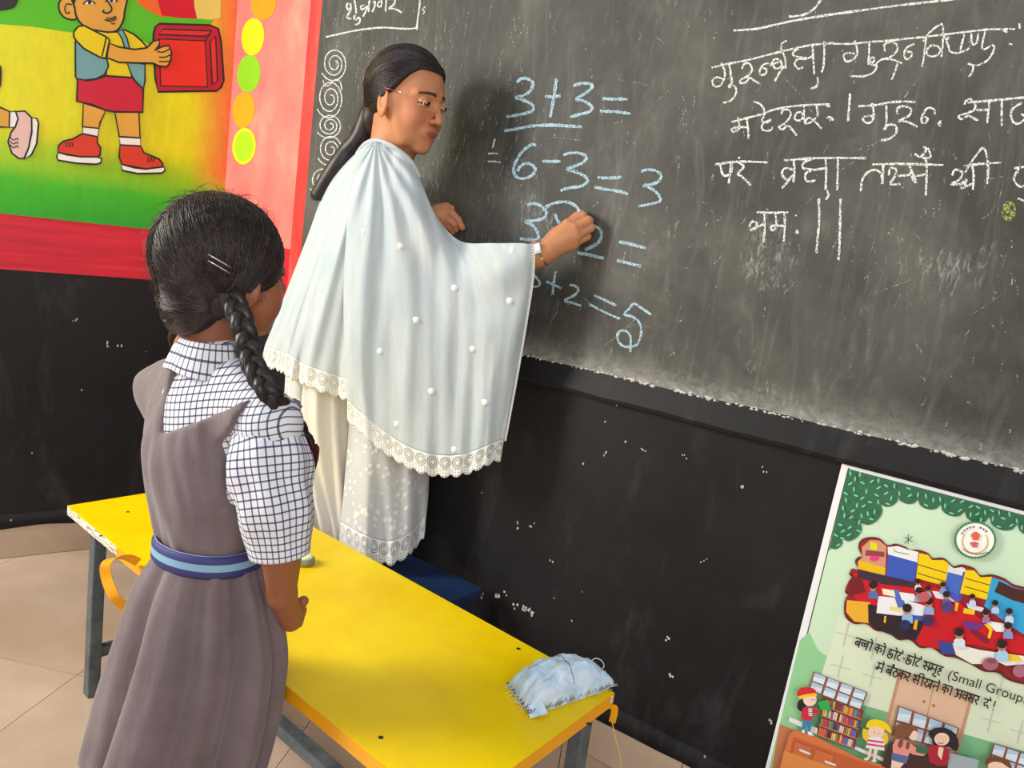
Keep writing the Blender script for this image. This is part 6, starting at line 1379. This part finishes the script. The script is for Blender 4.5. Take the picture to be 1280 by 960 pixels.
# sleeve: loft perpendicular to its axis
def axis_loft(pts, rad, seg, n, fold=None, flat=1.0):
    P_ = catarr(np.array([list(p) for p in pts]), n); R_ = catarr(np.array(rad, float)[:, None], n)[:, 0]; V = []; uvs = []; L = 0; px_ = None
    for k in range(n):
        t = Vector(P_[min(k+1, n-1)]-P_[max(k-1, 0)]).normalized(); x = (px_-t*px_.dot(t)) if px_ is not None else Vector((1, 0, 0))-t*t.x; x.normalize(); px_ = x; y = t.cross(x)
        if k: L += np.linalg.norm(P_[k]-P_[k-1])
        for i in range(seg+1):
            a = 2*math.pi*i/seg; r_ = R_[k]+(fold(a, k/(n-1)) if fold else 0); V.append(Vector(P_[k])+x*math.cos(a)*r_+y*math.sin(a)*r_*flat); uvs.append((a/(2*math.pi)*2*math.pi*0.052, L))
    m_ = seg+1; F = [(k*m_+i, k*m_+i+1, (k+1)*m_+i+1, (k+1)*m_+i) for k in range(n-1) for i in range(seg)]; return V, F, uvs
V, F, uv2 = axis_loft([g_(322, 528, 1.10), g_(333, 549, 1.078), g_(338, 595, 1.065), g_(345, 640, 1.058), g_(350, 692, 1.056)], [0.028, 0.0495, 0.0555, 0.0500, 0.0415], 72, 46, lambda a, w: 0.003*math.sin(7*a+3*w)*math.sin(3.1*w)+0.0025*math.sin(17*w+2*math.sin(a))*math.sin(3.1*w))
sl = part('sleeve', V, F, M_chk, shirt, smooth=True, uvs=uv2); s2 = sl.modifiers.new('thickness', 'SOLIDIFY'); s2.thickness = 0.002
# collar: stand and folded leaf round the neck
cn = Vector(neckb); V = []; uvs = []; seg = 64
prof = [(0.041, 0.010), (0.043, 0.026), (0.047, 0.029), (0.052, 0.018), (0.059, 0.000), (0.066, -0.016)]
for i in range(seg+1):
    a = 2*math.pi*i/seg; dr = rdv*math.cos(a)+fdv*math.sin(a); fr_ = max(0, math.sin(a))
    for j, (r_, z_) in enumerate(prof): p = cn+dr*(r_*(1+0.10*abs(math.cos(a))))+Vector((0, 0, z_-0.012-0.022*fr_-0.018*abs(math.cos(a))*(j > 2)*(r_-0.05)*30)); V.append(p); uvs.append((a*0.066, j*0.011))
n = len(prof); F = [(i*n+j, i*n+j+1, (i+1)*n+j+1, (i+1)*n+j) for i in range(seg) for j in range(n-1)]
o = part('collar', V, F, M_chk, shirt, smooth=True, uvs=uvs); s2 = o.modifiers.new('thickness', 'SOLIDIFY'); s2.thickness = 0.0022; o.modifiers.new('sub', 'SUBSURF').levels = 1
# pinafore bodice with V back and wide straps
M_pin = mat('grey_pinafore_cloth', (110, 96, 98), 0.72, 0.3); v = texco(M_pin)
lk(M_pin, ramp(M_pin, tnoise(M_pin, v, 9, 5, 0.6), [(0.3, lin((98, 84, 86))), (0.7, lin((118, 103, 106)))]), bsdf(M_pin).inputs['Base Color']); bump(M_pin, tnoise(M_pin, texco(M_pin, scale=(1, 1, 0.35)), 28, 5, 0.6, 0.8), 0.35, 0.006); bsdf(M_pin).inputs['Sheen Weight'].default_value = 0.25
ps = SDF((-0.75, 0.92, 0.55), (-0.15, 1.48, 1.02), 0.0042); o2 = off+0.007
[ps.cap(nb0, q, 0.030+o2, 0.030+o2, 0.02) for q in (shL, shR)]; ps.cap(shL, shR, 0.033+o2, 0.033+o2, 0.03); ps.ell(cC, (0.098+o2, 0.066+o2, 0.145), 0.04, False, RM); ps.ell(wC, (0.066+.008, 0.055+.008, 0.10), 0.03, False, RM)
ps.cap(neckb+np.array([0, 0, -.065]), cC+np.array([0, 0, .10]), 0.048, 0.057, 0.02)
gx, gy, gz = np.meshgrid(*[ps.lo[k]+ps.h*np.arange(ps.n[k]) for k in range(3)], indexing='ij')
lat = (gx-cC[0])*rdv.x+(gy-cC[1])*rdv.y; fwd_ = (gx-cC[0])*fdv.x+(gy-cC[1])*fdv.y
vt = g_(216, 541, 1.10); vlat = (vt-cC)@np.array(rdv); zv = vt[2]
hv = gz-zv; wL = hv*0.42; wR = hv*1.15                               # V opening widening upwards
ml = lat-vlat; dV = np.maximum(np.maximum(-hv, ml-hv*1.75), -ml-0.012-hv*0.12)      # negative inside the V
ins = -np.minimum(dV, 0)*0; ps.d = np.maximum(ps.d, (-dV*0.7).astype(np.float32))
slat = (np.array(shR)-cC)@np.array(rdv); aR_ = lat-(slat+0.002-np.clip((shR[2]+0.02-gz)*0.9, 0, 0.05)); aL_ = -(lat)+((np.array(shL)-cC)@np.array(rdv))+0.018   # arm holes
hh_ = gz-(cC[2]+0.0)
ps.d = np.maximum(ps.d, (np.minimum(aR_, (gz-(cC[2]-0.045)))*0.8).astype(np.float32)); ps.d = np.maximum(ps.d, (aL_*0-1).astype(np.float32))
V, F = ps.mesh(); V = relax(V, F, 2)
wr = np.array([0.0075*pn(p[0]*20+p[2]*9, p[1]*20, p[2]*7) + 0.0055*pn(p[0]*46+p[2]*12, p[1]*46, p[2]*11+4) + 0.0012*math.sin(95*(p[0]*rdv.x+p[1]*rdv.y)+18*p[2]) for p in V]); c2_ = np.array([cC[0], cC[1]]); rad_ = V[:, :2]-c2_; rad_ /= np.linalg.norm(rad_, axis=1)[:, None]+1e-6; V[:, :2] += rad_*wr[:, None]
pin = part('pinafore_bodice', V, F, M_pin, girl, smooth=True)
# skirt
def ringpx(y, xl, xr, Y, asp=0.78, zadj=0.0): p = atY((xl+xr)/2, y, Y); return ((p.x, p.y, p.z+zadj), (xr-xl)/2*Y/FPX, (xr-xl)/2*Y/FPX*asp, 0.0)
SR = [ringpx(684, 199, 328, 1.15, 0.92), ringpx(700, 195, 332, 1.15, 0.90), ringpx(740, 171, 345, 1.15), ringpx(800, 150, 357, 1.15), ringpx(860, 129, 353, 1.15), ringpx(905, 115, 345, 1.15), ringpx(950, 101, 334, 1.15)]
rr = rings_interp(SR, 70)
def pleat(t, w):
    ph = t*9+1.3*math.sin(t*2+1)+0.6*w*math.sin(3*t); saw = math.sin(ph)+0.35*math.sin(2*ph+0.8)
    return (0.0030+0.0135*w**0.7)*saw*0.85+0.010*w*math.sin(3*t+0.7)+0.009*w*math.sin(5*t+2.1+2*w)
V, F, uv2 = loft(rr, 260, pleat)
skirt_ = part('pinafore_skirt', V, F, M_pin, girl, smooth=True, uvs=uv2); s2 = skirt_.modifiers.new('thickness', 'SOLIDIFY'); s2.thickness = 0.0025
# belt
M_belt = mat('striped_belt', (60, 62, 120), 0.6); t_ = nd(M_belt, 'ShaderNodeTexCoord'); s_ = nd(M_belt, 'ShaderNodeSeparateXYZ'); lk(M_belt, t_.outputs['UV'], s_.inputs[0])
lk(M_belt, ramp(M_belt, s_.outputs[1], [(0.0, lin((52, 52, 112))), (0.36, lin((128, 172, 194))), (0.66, lin((52, 52, 112))), (0.97, lin((150, 150, 190)))], 'CONSTANT'), bsdf(M_belt).inputs['Base Color']); bump(M_belt, tnoise(M_belt, texco(M_belt, 'UV', (200, 20, 1)), 5, 2), 0.3, 0.001)
bc_ = atY(263.5, 683, 1.15); V = []; uvs = []; seg = 90; bh = 0.036
for k in range(7):
    w = k/6; ex = 0.006 if 0 < k < 6 else 0.002
    for i in range(seg+1):
        a = 2*math.pi*i/seg; rx, ry = 0.0765+ex+0.001*(1-w), 0.074+ex; V.append(Vector((bc_.x+rx*math.cos(a), bc_.y+ry*math.sin(a), bc_.z-bh/2+bh*w+0.002*math.sin(a*2)))); uvs.append((a/6.28, w))
m_ = seg+1; F = [(k*m_+i, k*m_+i+1, (k+1)*m_+i+1, (k+1)*m_+i) for k in range(6) for i in range(seg)]
belt = part('belt', V, F, M_belt, girl, smooth=True, uvs=uvs); s2 = belt.modifiers.new('thickness', 'SOLIDIFY'); s2.thickness = 0.003; belt['label'] = 'navy belt with pale blue stripe'
# shoes
for sg in (-1, 1):
    hj = np.array(wC)*[1, 1, 0]+np.array(rdv)*0.045*sg+np.array([-.01, 0, 0]); sh = SDF(hj-np.array([.15, .15, .0]), hj+np.array([.15, .18, .12]), 0.004)
    sh.cap(hj-fw*.02+np.array([0, 0, .034]), hj+fw*.12+np.array([0, 0, .03]), 0.033, 0.029, 0.01); V, F = sh.mesh(); V[:, 2] = np.maximum(V[:, 2], 0.001); part('shoe', V, F, mat('black_shoe', (24, 22, 24), 0.35), girl, smooth=True)
# hair cap
GC, GRr = (-1.6, 0, 2.4), (10.3, 8.9, 9.7)
def fc_g(x, y, z):
    lim = np.interp(z, [-9, -5, -2.2, 0.5, 3.5, 6.0, 8.0], [-3.6, -2.6, -0.6, 3.0, 5.6, 8.0, 13.0]); low = -11.0+0.5*(x+10)
    return np.maximum((x-lim)*0.8, (low-z)*0.8)
def ext(s):
    s.ell((-3.8, -6.8, -4.2), (1.9, 1.4, 2.2), 2.6); s.ell((-3.8, 6.8, -4.2), (1.9, 1.4, 2.2), 2.6); s.ell((-6.4, 0, -5.8), (3.7, 5.6, 5.2), 3.0)
hcs = hair_cap(fc_g, GC, GRr, -7, ext); V, F = hcs.mesh(); V = relax(V, F, 2); ghair = part('hair', toW(V, GM), F, M_hair, girl, smooth=True)
paths = []; paths2 = []; psh = pusher(hcs, hcs.full)
for k in range(4200):
    sg = -1 if random.random() < 0.68 else 1; q = random.random()
    if q < 0.62:      # from the parting over crown and back
        t = random.random()*3.85+0.15; a = Vector((math.cos(t), sg*0.02, math.sin(t)))
    else:
        u_ = random.random(); hx = np.interp(u_, [0, .4, .75, 1], [8.6, 6.6, 3.4, 0.2]); hz = np.interp(u_, [0, .4, .75, 1], [6.4, 4.6, 1.4, -1.4]); hy = np.interp(u_, [0, .4, .75, 1], [0.6, 4.8, 7.6, 8.6]); a = Vector(((hx-GC[0])/GRr[0], sg*hy/GRr[1], (hz-GC[2])/GRr[2]))
    b = Vector(((-4.2+1.6)/GRr[0], sg*7.6/GRr[1], (-5.0-2.4)/GRr[2]))+Vector((random.uniform(-.13, .13), 0, random.uniform(-.12, .12)))
    if k % 5 == 0: a = Vector((random.uniform(-0.95, -0.45), random.uniform(-0.6, 0.6), random.uniform(-1.7, -0.6))); sg = 1 if a.y > 0.1 else -1; b.y = sg*abs(b.y)
    lift = 1.0+random.uniform(-0.003, 0.016); pth = slerp_path(a, b, 12, GC, GRr, lift, 0.06*random.random())
    (paths2 if k % 13 == 0 else paths).append(([GM @ (p+Vector((0.05*math.sin(i+k), 0.05*math.cos(i*1.3+k), 0))) for i, p in enumerate(psh(pth, random.uniform(0.0, 0.13)))], random.uniform(0.6, 1.3)))
strands('hair_strands', paths, 0.00052, M_hair, ghair); M_hair_b = hairmat('brown_hair', (58, 36, 30), (92, 62, 50), 0.4); strands('brown_strands', paths2, 0.00045, M_hair_b, ghair)
paths = []
for k in range(700):   # flyaway hairs round the crown and nape
    th = random.uniform(0, 6.28); el = random.uniform(-0.7, 1.3); d = Vector((math.cos(th)*math.cos(el), math.sin(th)*math.cos(el), math.sin(el)))
    if d.x > 0.5 and d.z < 0.5: continue
    p = Vector((GC[0]+d.x*GRr[0], d.y*GRr[1], GC[2]+d.z*GRr[2])); tdir = Vector((random.gauss(0, 1), random.gauss(0, 1), random.gauss(-0.6, 0.8))); tdir -= d*tdir.dot(d); tdir.normalize(); L = random.uniform(1.2, 4.0); pts = []
    for i in range(7): t = i/6; pts.append(GM @ (p+tdir*L*t+d*(0.05+L*0.26*math.sin(t*2.2)*random.uniform(0.9, 1.1))))
    paths.append((pts, random.uniform(0.5, 0.9)))
strands('flyaway_hair', paths, 0.00030, M_hair_b, ghair)
# braids
def braid(pts, rad, name, parent):
    Cp = crom(pts, 14); n = len(Cp); Ls = [0]
    for i in range(1, n): Ls.append(Ls[-1]+(Cp[i]-Cp[i-1]).length)
    ref = Vector((0.5, -0.8, 0.1)); out = []
    for s3 in range(3):
        P_ = []; Rr = []
        for i, p in enumerate(Cp):
            t = (Cp[min(i+1, n-1)]-Cp[max(i-1, 0)]).normalized(); x = ref.cross(t).normalized(); y = t.cross(x).normalized(); ph = 2*math.pi*Ls[i]/(rad*4.6)+2*math.pi*s3/3; tp2 = 1-0.35*i/n
            P_.append(p+x*math.sin(ph)*rad*0.62*tp2+y*math.sin(2*ph)*rad*0.30*tp2); Rr.append(rad*0.56*tp2*(0.92+0.12*math.cos(2*ph)))
        V, Fc = tube_vf(P_, Rr, 14, flat=0.9); out.append(part('braid_strand', V, Fc, M_hair, parent, smooth=True))
        hp_ = []
        for q in range(120):
            a = random.random()*6.28; o_ = []
            for i in range(0, n, 3):
                t = (P_[min(i+1, n-1)]-P_[max(i-1, 0)]).normalized(); x = ref.cross(t).normalized(); y = t.cross(x).normalized(); o_.append(P_[i]+(x*math.cos(a+i*0.03)+y*math.sin(a+i*0.03)*0.9)*Rr[i]*1.0)
            hp_.append((o_, 1.0))
        strands(name, hp_, 0.0005, M_hair, parent)
rb = GM @ Vector((-3.6, -8.0, -4.6))
braid([rb+Vector((0, 0, 0.015)), atY(303, 405, 1.085), atY(311, 440, 1.075), atY(322, 468, 1.050), atY(336, 490, 1.035), atY(351, 507, 1.06), atY(368, 528, 1.115), atY(382, 553, 1.135), atY(388, 578, 1.135)], 0.0172, 'braid_hairs', ghair)
lb = GM @ Vector((-3.6, 8.0, -4.6)); braid([lb+Vector((0, 0, .015)), lb+Vector((-.005, .01, -.05)), lb+Vector((.0, .03, -.12)), lb+Vector((.02, .05, -.2))], 0.018, 'braid_hairs', ghair)
ribbon([Yt(386, 552, 1.12), Yt(391, 564, 1.115), Yt(396, 560, 1.11), Yt(393, 580, 1.11), Yt(384, 600, 1.115)], 0.012, 'hair_ribbon', mat('maroon_ribbon', (84, 30, 30), 0.6), ghair, (0.6, -0.6, 0.3))
cp = GM @ Vector((-5.0, -8.1, 2.2)); 
for k in range(2):
    pts = [GM @ (Vector((GC[0], 0, GC[2]))+Vector(((-5.6+i*0.8)/10.3*10.3, -math.sqrt(max(0.0, 1-((-5.6+i*0.8)/10.3)**2-((-0.2-i*0.45+k*0.9)/9.7)**2))*9.15, -0.2-i*0.45+k*0.9))) for i in range(5)]
    V, Fc = tube_vf(pts, 0.0011, 6); part('hair_clip', V, Fc, M_sil, ghair, smooth=True)
